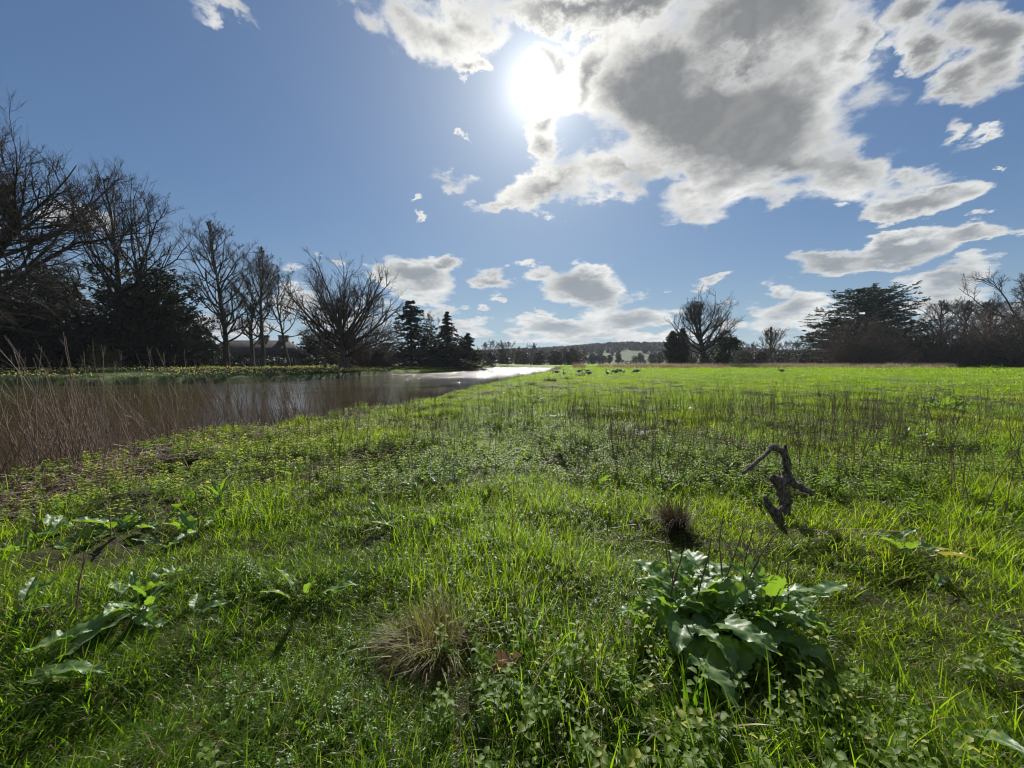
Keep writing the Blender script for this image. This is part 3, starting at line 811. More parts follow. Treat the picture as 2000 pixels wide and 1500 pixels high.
for px, Y, s_, lb in ((955, 165, .62, 'dark thicket right of the short fir'), (985, 230, .95, 'dark thicket behind the river end, left'), (1018, 235, .9, 'dark thicket behind the river end, middle'),
        (1050, 230, .85, 'dark thicket behind the river end, right'), (1085, 235, .9, 'dark thicket left of the hill foot'), (1118, 225, .95, 'dark thicket at the hill foot')):
    plant('distant_thicket', dever, px, Y, lb, 'thicket', 'dark thickets across the end of the river', sc_=(s_*1.3, s_, s_*.95))
for px, Y, s_, i, lb in ((1156, 330, .9, 1, 'hazy tree below the left part of the hill'), (1190, 320, .78, 0, 'solitary dark tree on the strip of lit grass'), (1172, 350, .85, 0, 'hazy tree between the hill foot and the solitary dark one'),
        (1208, 360, 1.0, 1, 'hazy tree left of the green hillside field'), (1238, 350, .75, 0, 'hazy small tree right of the green hillside field'),
        (1252, 360, 1.0, 1, 'hazy tree on the lower edge of the hillside field'), (1272, 330, .95, 0, 'hazy tree left of the twin-peaked cypress'), (1288, 300, 1.0, 1, 'hazy tree touching the twin-peaked cypress')):
    plant('hazy_tree', hz_mesh[i], px, Y, lb, 'tree', 'hazy parkland trees below the hill', sc_=s_)

def hedge(name, pxa, pxb, Y, h, lb, seed, wd=2.0, mat=yew_m):
    a, b = on(pxa, Y), on(pxb, Y); r = np.random.default_rng(seed)
    L_ = (b-a).length; n = int(L_*h*2.2)+40
    p = np.stack([r.uniform(-L_/2, L_/2, n), r.uniform(-wd/2, wd/2, n), r.uniform(.05, 1, n)**.8*h], 1)
    cv, cq, tone = clumps(p, np.full(n, .5), 10, r, .7, .30)
    me = raw_mesh(name, cv, [cq], mat); fattr(me, 'tone', tone)
    o = obj(name, me, loc=(a+b)/2); o.rotation_euler = (0, 0, math.atan2(b.y-a.y, b.x-a.x))
    tag(o, lb, 'hedge'); return o
hedge('hedge', 1145, 1184, 250, 2.6, 'short dark hedge left of the lit grass strip below the hill', 170)
hedge('hedge', 1216, 1262, 250, 2.8, 'dark hedge right of the lit grass strip below the hill', 171)

# far wood on the hill: uncountable crowns
fw = []
for i in range(3):
    r = np.random.default_rng(180+i)
    p = unit(r.normal(0, 1, (46, 3)))*np.array([3.6, 3.6, 4.2])*r.uniform(.6, 1, (46, 1)) + np.array([0, 0, 5.0])
    v, q, tone = clumps(p, np.full(46, 1.5), 5, r, 1, 1.1, .7)
    me = raw_mesh('crown%d' % i, v, [q], wood_m); fattr(me, 'tone', tone); fw.append(me)
wx = []; wy = []
n = 34000
x = rng.uniform(-800, 1300, n); y = rng.uniform(330, 1300, n)
pxx = 1000 + x/y*FPX; hz_ = 708 - (H(x, y)-CAM_H)/y*FPX
band = (hz_ < 692) | (pxx < 1100)
fieldm = ((pxx > 1210) & (pxx < 1254) & (hz_ > 685)) | ((pxx > 1259) & (pxx < 1270) & (hz_ > 688)) | ((pxx > 1140) & (pxx < 1300) & (y < 350))
keep = ((y > 560) | (pxx < 1182) | (pxx > 1264)) & ~fieldm & (rng.random(n) < np.where(y > 720, 1.0, .5)) & (band | (rng.random(n) < .45))
x, y = x[keep], y[keep]; n = len(x)
scatter('far_wood', fw, np.stack([x, y, H(x, y)-.5], 1), np.stack([0*x, 0*x, rng.uniform(0, 6.3, n)], 1),
        np.repeat(rng.uniform(.5, 1.1, n)[:, None], 3, 1), rng.integers(0, 3, n), rng.random(n), 'dark leafless wood covering the distant hill')

# --- right side
plant('cypress_tree', conifer('cyp', 10.8, .3, 3.6, [(0, .9), (.3, 1), (.6, .75), (.85, .35), (1, .08)], 200, tiers=26, per=10, droop=.1, mat=yew_m, flat=.9, up=.9, csz=.40, ls=.24, dens=.85, gap=.3), 1313, 121, 'dark cypress, the left peak of the pair before the hill')
plant('cypress_tree', conifer('cyp2', 11.8, .3, 3.2, [(0, .9), (.3, 1), (.6, .75), (.85, .35), (1, .08)], 201, tiers=26, per=10, droop=.1, mat=yew_m, flat=.9, up=.9, csz=.40, ls=.24, dens=.85, gap=.3), 1331, 123, 'dark cypress, the right and taller peak of the pair')
plant('lone_oak', bare('lone', 19.6, .85, 10.5, [(0, .5), (.15, .9), (.35, 1.0), (.6, .85), (.85, .5), (1, .25)], 202, n1=28, a0=1.35, a1=.3, n2=7, n3=6, n4=4, trop=.12, lo=.14, stems=2, fan=.08, minr=.021, mat='dark'),
      1376, 115, 'broad bare oak rising alone over the golden reeds right of the cypresses', rz=.8)
plant('evergreen_tree', evergreen('evr', 12, 4.2, 4, 203, n=600, mat=yew_m, per=10, ls=.3, lobes=8), 1416, 119, 'dark ivy green evergreen behind the right side of the lone bare oak')
plant('budding_tree', bare('bud', 12.4, .3, 5.2, [(0, .55), (.2, .95), (.5, 1), (.75, .8), (1, .45)], 204, n1=34, a0=1.0, a1=.2, n2=8, n3=6, n4=4, trop=.16, lo=.1, minr=.026, mat='brown'),
      1506, 124, 'compact oval tree with a golden brown tint standing between oak and cedar', rz=.4)
for px, Y, s_, i, lb in ((1446, 165, .85, 1, 'low bare tree behind the right edge of the lone oak'), (1468, 170, .80, 0, 'low bare tree between the lone oak and the oval tree'), (1535, 165, .85, 1, 'low bare tree just right of the oval tree'),
        (1560, 160, .82, 0, 'low bare tree left of the cedar skirts'), (1582, 150, 1.0, 1, 'bare tree against the lowest left boughs of the cedar'), (1350, 160, .7, 0, 'low bare tree seen behind the cypress pair'), (1430, 180, .7, 2, 'thin tree far behind the lone oak'), (1400, 170, .6, 1, 'low brown tree behind the trunk of the lone oak')):
    plant('distant_tree', dmesh[i], px, Y, lb, 'tree', 'low bare trees behind the golden reeds', sc_=s_)
for px, Y, s_, lb in ((1345, 170, .62, 'dark thicket behind the cypress pair'), (1378, 175, .58, 'dark thicket behind the lone oak trunk'), (1455, 175, .70, 'dark thicket between oak and oval tree'), (1485, 178, .66, 'dark thicket behind the left side of the oval tree'),
        (1528, 175, .68, 'dark thicket behind the right side of the oval tree'), (1570, 170, .75, 'dark thicket left of the cedar'), (1780, 140, .95, 'dark thicket behind the cedar right flank'), (1830, 135, .8, 'dark thicket behind the pale layered tree'),
        (1900, 130, .9, 'dark thicket under the right hand oaks'), (1975, 125, .9, 'dark thicket at the right edge of the photo')):
    plant('distant_thicket', dever, px, Y, lb, 'thicket', 'dark thickets behind the golden reeds', sc_=(s_*1.2, s_, s_*.95))
FLATC = [(0, .55), (.15, .95), (.35, .9), (.5, .7), (.62, .82), (.8, .78), (.92, .45), (1, .2)]
plant('cedar_tree', conifer('cedb', 22.6, .75, 13.5, FLATC, 210, tiers=11, per=23, droop=-.02, mat=cedar_m, flat=.09, dens=1.0, ls=.34, up=.22, csz=.85, lop=(-.10, 0), bare_low=.2, gap=.12, twist=.03), 1686, 116,
      'great flat-tiered cedar towering over the brown round bush on the right', rz=0)
plant('cedar_tree', conifer('cedc', 14.5, .5, 8.5, FLATC, 211, tiers=10, per=11, droop=-.05, mat=cedar_m, flat=.18, dens=.9, ls=.34, up=.15, csz=.8, lop=(-.2, 0), bare_low=.1, gap=.1), 1625, 119, 'lower cedar stepping down to the left of the great cedar', rz=0)
plant('bare_tree', bare('r4', 21.0, .45, 7.0, ROUND, 212, n1=26, n2=7, n3=6, n4=4, trop=.10, lo=.3, minr=.026, mat='dark'), 1752, 124, 'bare tree rising directly behind the right boughs of the great cedar')
plant('brown_bush', twiggy('bru', 12.5, 10.0, 213, n0=70, mat='brown', minr=.024, trop=-.02), 1680, 104, 'large brown dome of fine twigs in front of the great cedar', 'tree', sc_=(1.0, 1.0, 1.05))
plant('pale_tree', bare('palet', 10.5, .2, 5.5, [(0, .8), (.2, 1.0), (.5, .6), (.8, .25), (1, .08)], 214, n1=26, a0=1.5, a1=.6, n2=7, n3=5, n4=3, trop=.02, lo=.05, minr=.028, mat='pale'), 1742, 106, 'small pale layered tree right of the brown dome', 'tree')
plant('bare_tree', bare('r5', 20.8, .5, 7.2, [(0, .3), (.3, .5), (.5, .8), (.75, 1), (.9, .7), (1, .4)], 215, n1=30, n2=8, n3=7, n4=4, trop=.08, wand=.2, lo=.3, minr=.026, mat='dark'), 1828, 122, 'crooked bare tree left of two behind the brown thickets')
plant('bare_tree', bare('r6', 20.2, .5, 6.8, [(0, .3), (.3, .5), (.5, .8), (.75, 1), (.9, .7), (1, .4)], 216, n1=30, n2=8, n3=7, n4=4, trop=.08, wand=.2, lo=.3, minr=.026, mat='grey'), 1872, 120, 'crooked bare tree right of two behind the brown thickets')
plant('bare_tree', bare('r7', 24.0, .8, 12.0, [(0, .4), (.2, .6), (.4, .95), (.65, 1), (.85, .7), (1, .4)], 217, n1=40, n2=10, n3=8, n4=5, trop=.05, wand=.2, lo=.22, minr=.024, mat='dark'), 2002, 103, 'large dense bare oak cut by the right edge of the photo')
plant('brown_bush', twiggy('bru2', 11.5, 9.0, 218, n0=64, mat='brown', minr=.024), 1835, 108, 'brown twig thicket below the two crooked bare trees', 'tree', sc_=(1.1, 1.1, 1.2))
plant('brown_bush', twiggy('bru3', 13.0, 9.5, 219, n0=70, mat='brown', minr=.024), 1935, 100, 'brown twig thicket below the large oak at the right edge', 'tree', sc_=(1.1, 1.1, 1.2))
plant('brown_bush', twiggy('bru4', 10.5, 8.5, 220, n0=60, mat='dark', minr=.024), 2015, 92, 'dark drooping thicket cut off by the right edge', 'tree', sc_=(1.1, 1.1, 1.2))
plant('evergreen_tree', evergreen('evz', 14, 8.5, 5, 221, n=600, mat=yew_m, per=10, ls=.32), 1782, 118, 'dark evergreen between the great cedar and the crooked trees')
plant('bare_tree', bare('r8', 19.5, .5, 8.0, ROUND, 222, n1=30, n2=8, n3=7, n4=4, trop=.08, wand=.2, lo=.25, minr=.024, mat='dark'), 1938, 113, 'bare tree standing just left of the large oak at the right edge')

# ------------------------------------------------------------------ leaves and herbs
def leaf_mesh(L, W, nu=26, nv=9, bend=.8, fold=.25, wave=.16, vein=.020, seed=0, shape=1.0, pet=.25, petw=.006, lift=.9, tip=1.0):
    """one leaf on its stalk, growing along +X from the origin and rising by lift (radians) -> V, quads"""
    r = np.random.default_rng(seed)
    u = np.linspace(0, 1, nu); v = np.linspace(-1, 1, nv)
    U, Vv = np.meshgrid(u, v, indexing='ij')
    wprof = W*.5*np.sin(PI*np.clip(u, 0, 1)**(.72*shape))**.75*(1-.25*u*tip)
    wprof = np.maximum(wprof, .0015)
    # spine
    n = nu+5; s = np.linspace(0, 1, n); tot = L*(1+pet)
    a = lift - (bend*s**1.5) + r.normal(0, .04, n)
    sx = np.concatenate([[0], np.cumsum(np.cos(a[:-1])*tot/(n-1))]); sz = np.concatenate([[0], np.cumsum(np.sin(a[:-1])*tot/(n-1))])
    yaw = r.normal(0, .12)*s**2*L
    us = pet/(1+pet) + U/(1+pet)
    cx, cz, cy = np.interp(us, s, sx), np.interp(us, s, sz), np.interp(us, s, yaw)
    ca = np.interp(us, s, a)
    ph = r.uniform(0, 6, 3)
    off = Vv*wprof[:, None]*(1 + .07*np.sin(U*34+ph[2]+Vv*2) + .05*np.sin(U*71+ph[1]))
    zz = np.abs(Vv)*wprof[:, None]*fold + wave*W*.5*np.abs(Vv)**1.5*np.sin(U*11+ph[0]+(Vv > 0)*1.7) + wave*.4*W*np.abs(Vv)*np.sin(U*23+ph[1])
    zz += -vein*W*3*np.cos((U*1.0 - np.abs(Vv)*.16)*2*PI*8)*np.abs(Vv)*(1-np.abs(Vv)*.5) - vein*W*3*np.exp(-np.abs(Vv)*9)
    X = cx - np.sin(ca)*zz; Z = cz + np.cos(ca)*zz; Y = cy + off
    V = np.stack([X, Y, Z], -1).reshape(-1, 3)
    i = np.arange(nu-1)[:, None]*nv; j = np.arange(nv-1)[None]
    Q = np.stack([i+j, i+nv+j, i+nv+j+1, i+j+1], -1).reshape(-1, 4)
    m = 5; ps = np.linspace(0, pet/(1+pet)+.02, m)
    P = np.stack([np.interp(ps, s, sx), np.interp(ps, s, yaw), np.interp(ps, s, sz)], 1)[None]
    tv, tq = tubes(P, np.full((1, m), petw), 5)
    return join([(V, Q), (tv, tq)])

lm = Mat('dock_leaf')
lo_ = lm.objc(); ln1 = lm.noise(lo_, 9, 4, .6); ln2 = lm.noise(lo_, 70, 3, .6)
lt = lm.rand()
lcol = lm.mix(lm.mapr(ln1, .35, .65), c4(.085, .160, .045), c4(.145, .225, .080))
lcol = lm.mix(lm.mapr(lt, .985, .99), lcol, c4(.26, .24, .05))
lcol = lm.mix(lm.mapr(ln2, .64, .72), lcol, c4(.10, .075, .03))
dock_m = lm.leafy(lcol, c4(.30, .50, .03), .40, .45, .48, bump=ln2, bstr=.5, bdist=.002)
lm2 = Mat('wilting_leaf')
dq = lm2.noise(lm2.objc(), 12, 3, .6)
wilt_m = lm2.leafy(lm2.mix(lm2.mapr(dq, .4, .6), c4(.45, .44, .28), c4(.50, .38, .14)), c4(.50, .42, .06), .35, .4, .6)
ds = Mat('dead_stalk')
dsn = ds.noise(ds.objc(), 30, 3)
stalk_m = ds.bsdf(ds.mix(dsn, c4(.055, .035, .024), c4(.20, .14, .10)), .8, .2)
rm = Mat('reed_stem')
rt, rn = rm.attr('tone'), rm.attr('tint', 'INSTANCER')
reed_m = rm.bsdf(rm.mix(rm.math('ADD', rm.math('MULTIPLY', rt, .75), rm.math('MULTIPLY', rn, .25)), c4(.075, .042, .030), c4(.33, .25, .19)), .55, .35)

def leaf_obj(name, parent, L, W, az, lift, seed, base=(0, 0, 0), roll=0.0, m=None, **k):
    V, F = leaf_mesh(L, W, seed=seed, lift=lift, **k)
    me = raw_mesh(name, V, F, m or dock_m, smooth=True)
    o = obj(name, me, parent, base); o.rotation_euler = (roll, 0, az); return o
def stalk_obj(name, parent, base, h, lean, az, r0, seed, m=None, side=3):
    r = np.random.default_rng(seed)
    P = grow(np.array([base], float), np.array([[math.cos(az)*lean, math.sin(az)*lean, 1.0]]), np.array([h]), 7, .09, 0, r)
    R = np.linspace(r0, r0*.5, 8)[None]
    parts = [tubes(P, R, 5)]
    if side:
        C, CR, _ = kids(P, R, np.array([h]), side, .35, .95, .6, .28, r, 3, .1, .1, r0*.6, r0*.3)
        parts.append(tubes(C, CR, 4))
    V, F = join(parts)
    return obj(name, raw_mesh(name, V, F, m or stalk_m, smooth=True), parent)

# the great dock clump, lower right
pb = hit(1395, 1222)
dock = empty('dock_plant', pb); dock.scale = (1.10, .95, .96)
tag(dock, 'largest clump of broad crinkled dock leaves with black dead stalks, lower right', 'plant')
r = np.random.default_rng(301)
for i in range(86):
    ring = i/86
    az = i*2.39996 + r.normal(0, .2)
    lift = 1.42 - 1.0*ring**.9 + r.normal(0, .1)
    L = r.uniform(.17, .27)*(1.12 if ring > .5 else .95)
    bx = (r.normal(0, .15), r.normal(0, .07), r.uniform(-.01, .02))
    leaf_obj('leaf', dock, L, L*r.uniform(.42, .56), az, lift, 310+i, bx, nu=44, nv=11, vein=.013, pet=r.uniform(.35, .95), bend=r.uniform(.6, 1.4)+.35*ring, fold=r.uniform(.05, .25), wave=r.uniform(.09, .17), petw=.0045, shape=r.uniform(.8, 1.0), roll=r.normal(0, .2))
for i, (dx, dy, h, ln_, az) in enumerate(((-.20, .03, .52, .06, 2.6), (-.17, .06, .50, .10, .5), (-.11, .02, .55, .05, .2), (-.13, .08, .40, .2, 2.9), (.07, .08, .52, .04, 1.2), (.09, .10, .55, .02, 0.3),
        (.12, .06, .54, .10, .1), (.19, .10, .50, .03, .2), (.28, .02, .38, .05, .1), (.34, .0, .36, .1, .2), (.04, -.02, .4, .6, .4))):
    stalk_obj('stalk', dock, (dx, dy, 0), h, ln_, az, .0052, 400+i)

def dock_plant(px, py, n, L, lb, seed, lift0=1.3, spread=.9, asp=.36, stalks=0, sc_=1.0, wilt=0, base=.05, pet=.5, azr=None):
    p = hit(px, py); e = empty('dock_plant', p); tag(e, lb, 'plant')
    r = np.random.default_rng(seed)
    for i in range(n):
        az = (i*2.39996 + r.normal(0, .3)) if azr is None else r.uniform(*azr)
        l = L*r.uniform(.7, 1.15)
        leaf_obj('leaf', e, l, l*asp*r.uniform(.8, 1.2), az, lift0 - spread*r.random() + r.normal(0, .08), seed*10+i, (r.normal(0, base), r.normal(0, base), 0),
                 pet=r.uniform(.6, 1.3)*pet, bend=r.uniform(.4, 1.3), fold=r.uniform(.1, .5), wave=r.uniform(.08, .2), petw=.004, roll=r.normal(0, .3), m=wilt_m if i < wilt else None)
    for i in range(stalks):
        stalk_obj('stalk', e, (r.normal(0, base), r.normal(0, base), 0), r.uniform(.25, .45), r.uniform(0, .5), r.uniform(0, 6.3), .004, seed*7+i)
    return e
dock_plant(205, 1205, 13, .16, 'sprawling dock with one large pale leaf and a lit yellow leaf, lower left', 41, lift0=.9, spread=.7, asp=.58, stalks=2, base=.12)
dock_plant(275, 1205, 8, .17, 'upright narrow leaved dock right of the sprawling pale one', 42, lift0=1.45, spread=.7, asp=.24, base=.03)
dock_plant(372, 1215, 4, .17, 'single crumpled pale dock leaf group lying in the grass at lower left', 43, lift0=.7, spread=.3, asp=.5, base=.04)
dock_plant(20, 1205, 5, .15, 'dock leaves reaching in from the left edge beside the sprawling dock', 44, lift0=.8, spread=.4, asp=.34)
dock_plant(240, 1042, 9, .22, 'dock with an upright heart shaped lit leaf near the dry litter', 45, lift0=1.25, spread=1.0, asp=.6, base=.08)
dock_plant(360, 1060, 9, .23, 'dock with grey green leaves casting a dark shadow, left middle', 46, lift0=1.0, spread=.6, asp=.42, stalks=1, base=.1)
dock_plant(130, 1045, 7, .20, 'low dock patch left of the heart leaved dock', 47, lift0=.8, spread=.5, asp=.45, base=.16)
dock_plant(22, 1085, 5, .17, 'small dock with three pale round leaves at the left edge', 48, lift0=1.1, spread=.6, asp=.6)
dock_plant(20, 1345, 4, .28, 'dark shiny leaf cut by the left edge near the bottom', 49, lift0=.6, spread=.3, asp=.3, azr=(-.4, 1.2))
dock_plant(592, 1190, 6, .23, 'small bright lit dock between the left docks and the straw tussock', 50, lift0=1.3, spread=.9, asp=.24, base=.04)
dock_plant(800, 1030, 13, .21, 'tall loose group of bright dock leaves above the straw tussock', 51, lift0=1.45, spread=1.1, asp=.3, base=.12)
dock_plant(960, 975, 8, .17, 'small dock with yellowed tips in the middle of the meadow', 52, lift0=1.4, spread=.8, asp=.26, base=.06, wilt=2)
dock_plant(1165, 955, 6, .24, 'upright lit dock left of the dead branch', 53, lift0=1.5, spread=.7, asp=.26, base=.07)
dock_plant(1420, 925, 7, .24, 'flat spread lit dock just left of the dead branch', 54, lift0=1.0, spread=.8, asp=.32, base=.05)
dock_plant(1310, 965, 7, .2, 'small lit dock between the upright one and the dead branch', 55, lift0=1.2, spread=.7, asp=.3, base=.08)
dock_plant(1790, 1095, 10, .19, 'wilting plant with white backed and orange leaves, right of the dead branch', 56, lift0=1.2, spread=.7, asp=.38, base=.07, wilt=4)
dock_plant(1715, 1135, 2, .13, 'single yellow leaf low in the grass right of the largest dock', 57, lift0=.5, spread=.1, asp=.3, wilt=1)
dock_plant(742, 1248, 2, .12, 'grey pointed leaf lying at the left foot of the straw tussock', 58, lift0=.3, spread=.2, asp=.42, pet=.3)
dock_plant(435, 985, 6, .26, 'narrow upright lit leaves left of the middle, behind the shaded dock', 59, lift0=1.4, spread=.6, asp=.2)
dock_plant(585, 935, 5, .2, 'small lit dock on the slope towards the river', 60, lift0=1.3, spread=.8, asp=.25)
dock_plant(1985, 1480, 6, .22, 'dark dock leaves in the bottom right corner of the photo', 61, lift0=.9, spread=.6, asp=.4, base=.08)
for i, (px, py, n, L, lb) in enumerate(((1035, 782, 14, .30, 'leafy dock clump right of the river bank, in the middle distance'), (1000, 768, 10, .26, 'pale leaved dock clump close to the river bank'), (1828, 800, 26, .36, 'large dark dock clump far right with lit upper leaves'),
        (1842, 775, 10, .26, 'small dark dock just behind the large far right clump'), (1865, 790, 12, .30, 'flat dark dock right of the large far right clump'), (1770, 870, 7, .20, 'pale silvery leaves below the large far right dock clump'), (1812, 862, 8, .2, 'white backed leaves right of the silvery ones'),
        (1100, 760, 8, .26, 'small dock clump left of the goose flock'), (1310, 800, 8, .28, 'dark dock among the dead stems, middle distance'), (1590, 770, 8, .28, 'dark dock behind the dead stems to the right'), (720, 850, 12, .20, 'low dark dock clump near the bank, left of middle'), (850, 940, 10, .16, 'low dark dock clump above the loose bright group'))):
    dock_plant(px, py, n, L, lb, 70+i, lift0=1.2, spread=.9, asp=.4, base=.16)

# tussocks
tm = Mat('straw_blade')
tnn, tht = tm.attr('tone'), tm.attr('ht')
tcl = tm.mix(tnn, c4(.050, .033, .018), c4(.21, .14, .065))
tcl = tm.mix(tm.math('MULTIPLY', tm.mapr(tht, .25, .8), tm.mapr(tnn, .55, .70)), tcl, c4(.16, .22, .04))
straw_m = tm.leafy(tcl, c4(.36, .34, .08), .30, .55, .25)
bb = Mat('brown_blade'); bt = bb.attr('tone')
brownblade_m = bb.leafy(bb.mix(bt, c4(.035, .026, .018), c4(.14, .10, .065)), c4(.12, .09, .04), .15, .7, .25)
def tussock(name, px, py, lb, n, rad, h, seed, m=straw_m, lean=.5, bend=2.2, wd=.006):
    p = hit(px, py)
    V, F, tone, ht = blades(n, rad, h*.6, h*1.15, wd, lean, bend, segs=6, seed=seed, curl=.6, power=.7)
    # ragged: uneven reach round the clump, slumping to one side
    a = np.arctan2(V[:, 1], V[:, 0]); q = 1 + .38*(fbm(np.cos(a)*1.6+seed, np.sin(a)*1.6, 2, seed)-.5)*2
    nb = len(V)//13; jit = np.repeat(rng.uniform(.75, 1.3, nb), 13); rad_ = np.hypot(V[:, 0], V[:, 1])
    V[:, 0] *= q*jit; V[:, 1] *= q*jit; V[:, 2] *= np.repeat(rng.uniform(.7, 1.15, nb), 13)
    V[:, 0] -= .35*np.maximum(rad_-rad*.6, 0)
    me = raw_mesh(name, V, F, m, smooth=True); fattr(me, 'tone', tone); fattr(me, 'ht', ht)
    tag(obj(name, me, loc=p), lb, 'tussock')
tussock('grass_tussock', 850, 1275, 'domed straw coloured grass tussock at the bottom centre', 2600, .125, .31, 501, lean=.20, bend=1.9, wd=.0048)
tussock('grass_tussock', 1322, 1040, 'small dark brown tussock above the largest dock', 620, .06, .36, 502, m=brownblade_m, lean=.12, bend=.6)
tussock('grass_tussock', 960, 985, 'yellowish tussock behind the yellow tipped dock', 350, .10, .22, 503)
tussock('grass_tussock', 1340, 1440, 'strap leaved green tuft among yellow nettles at the bottom', 160, .10, .28, 504, m=grass_m, lean=.35, bend=1.0, wd=.011)
tussock('grass_tussock', 880, 945, 'brown dead tuft in the middle of the meadow', 220, .10, .16, 505, m=brownblade_m)
for i, (px, py, s_, lb) in enumerate(((1110, 742, .7, 'dark dead tussock nearest the geese on the river bank'), (1135, 735, .6, 'dark tussock on the bank in front of the left geese'), (1075, 745, .55, 'dark tussock on the bank left of the geese'),
        (1125, 752, .4, 'low dark tussock in front of the bank tussocks'), (1040, 752, .5, 'dark tussock on the bank where the river bends'))):
    tussock('bank_tussock', px, py, lb, 380, .5*s_+.1, .75*s_, 510+i, m=brownblade_m, lean=.4, bend=1.2, wd=.02)
tm2 = Mat('pink_reed'); pr_ = tm2.attr('tone')
pinkreed_m = tm2.leafy(tm2.mix(pr_, c4(.20, .14, .095), c4(.42, .32, .23)), c4(.42, .30, .20), .30, .6, .3)
p_ = on(1131, 88)
V, F, tone, ht = blades(700, 1.5, .9, 1.9, .035, .1, .3, segs=3, seed=530)
me = raw_mesh('reed_clump', V, F, pinkreed_m); fattr(me, 'tone', tone)
tag(obj('reed_clump', me, loc=p_), 'pinkish tan reed clump on the bank behind the geese', 'reeds')

# ------------------------------------------------------------------ strewn plants
def herb(name, seed, h=.11, pairs=4, lw=.029, ll=.040, m=None, stem=True, top=1.0):
    r = np.random.default_rng(seed); parts = []; tones = []
    lean = r.normal(0, .12, 2)
    for k in range(pairs):
        z = h*(.25+.75*(k+1)/pairs); s = (1.0 - .13*k)*r.uniform(.85, 1.15)
        for q in range(2):
            az = k*1.57 + q*PI + r.normal(0, .2); a = .25 + .28*k/pairs + r.normal(0, .2)
            nu = 6; u = np.linspace(0, 1, nu)
            w_ = lw*s*np.sin(PI*u**.7)**.8*(1+.16*(np.arange(nu) % 2)); w_[0] = .002; w_[-1] = .001
            x = ll*s*(u + .15); zz = np.sin(a)*x - .25*x*u*1.2
            L_ = np.stack([x, -w_*.5, zz+.25*w_], 1); C_ = np.stack([x, 0*x, zz], 1); R_ = np.stack([x, w_*.5, zz+.25*w_], 1)
            V = np.stack([L_, C_, R_], 1).reshape(-1, 3)
            c, s_ = math.cos(az), math.sin(az)
            V = np.stack([V[:, 0]*c-V[:, 1]*s_ + lean[0]*z, V[:, 0]*s_+V[:, 1]*c + lean[1]*z, V[:, 2]+z], 1)
            i = np.arange(nu-1)[:, None]*3; j = np.arange(2)[None]
            Q = np.stack([i+j, i+3+j, i+4+j, i+j+1], -1).reshape(-1, 4)
            parts.append((V, Q)); tones.append(np.full(len(V), k/(pairs-1) if pairs > 1 else .5))
    if stem:
        P = np.array([[[0, 0, -.02], [lean[0]*h*.5, lean[1]*h*.5, h*.5], [lean[0]*h, lean[1]*h, h]]])
        v, q = tubes(P, np.full((1, 3), .0016), 3); parts.append((v, q)); tones.append(np.zeros(len(v)))
    V, F = join(parts)
    me = raw_mesh(name, V, F, m, smooth=True); fattr(me, 'tone', np.concatenate(tones)); return me
nm = Mat('nettle_leaf')
nt_, ni = nm.attr('tone'), nm.attr('tint', 'INSTANCER')
yel = nm.math('MULTIPLY', nm.mapr(nt_, .6, 1.0), nm.mapr(ni, .55, .8))
ncol = nm.mix(yel, nm.mix(ni, c4(.09, .16, .025), c4(.16, .21, .04)), c4(.40, .40, .08))
ntr = nm.mix(yel, c4(.34, .52, .04), c4(.70, .66, .08))
nettle_m = nm.leafy(ncol, ntr, .48, .55, .3)
cm = Mat('chickweed_leaf')
chick_m = cm.leafy(c4(.10, .18, .03), c4(.30, .46, .03), .40, .45, .45)
def strew(name, protos, dens_list, keepf, scl, label, tilt=.15, tintf=None, rr=(0, 2*PI)):
    X, Y = [], []
    for d_, a, b in dens_list:
        x, y = sector(d_, a, b); X.append(x); Y.append(y)
    X, Y = np.concatenate(X), np.concatenate(Y)
    k = rng.random(len(X)) < keepf(X, Y)
    X, Y = X[k], Y[k]; n = len(X)
    pts = np.stack([X, Y, H(X, Y)], 1)
    rot = np.stack([rng.normal(0, tilt, n), rng.normal(0, tilt, n), rng.uniform(rr[0], rr[1], n)], 1)
    s = rng.uniform(scl[0], scl[1], n)*(1+np.hypot(X, Y)*.012)
    tint = rng.random(n) if tintf is None else tintf(X, Y, n)
    print(name, n)
    scatter(name, protos, pts, rot, np.repeat(s[:, None], 3, 1), rng.integers(0, len(protos), n), tint, label)
def land(x, y, m=.3): return (river_sd(x, y) > m).astype(float)
fore = lambda x, y: np.exp(-(((x-.25)/.55)**2 + ((y-1.55)/.55)**2)**1.5)
slope = lambda x, y: sst(-x, 1.0, 2.6)*sst(y, 3.0, 4.0)*sst(-y, -12, -8)
strew('nettles', [herb('n%d' % i, 600+i, h=.09+.022*i, m=nettle_m) for i in range(5)], ((300, .5, 3.5), (170, 3.5, 9), (50, 9, 17)),
      lambda x, y: land(x, y, .2)*np.clip(fore(x, y)*.5 + midp(x, y)*.75*sst(nett(x, y), .3, .5) + slope(x, y)*.55 + .8*sst(nett(x, y), .56, .66), 0, 1)*sst(fbm(x*2.2, y*2.2, 2, 66), .25, .5),
      (.7, 1.25), 'young nettles and other low broad leaved herbs carpeting bare patches of the meadow', .22,
      lambda x, y, n: np.clip(rng.random(n)*.75 + .5*slope(x, y) + .25*fore(x, y)*(x > .3), 0, 1))
strew('chickweed', [herb('c%d' % i, 640+i, h=.05, pairs=5, lw=.012, ll=.016, m=chick_m) for i in range(4)], ((900, .6, 3.6),),
      lambda x, y: land(x, y)*sst(fbm(x*1.7+9, y*1.7, 3, 71), .60, .70)*.45, (.8, 1.4), 'small glossy chickweed leaves between the nearest grass', .3)
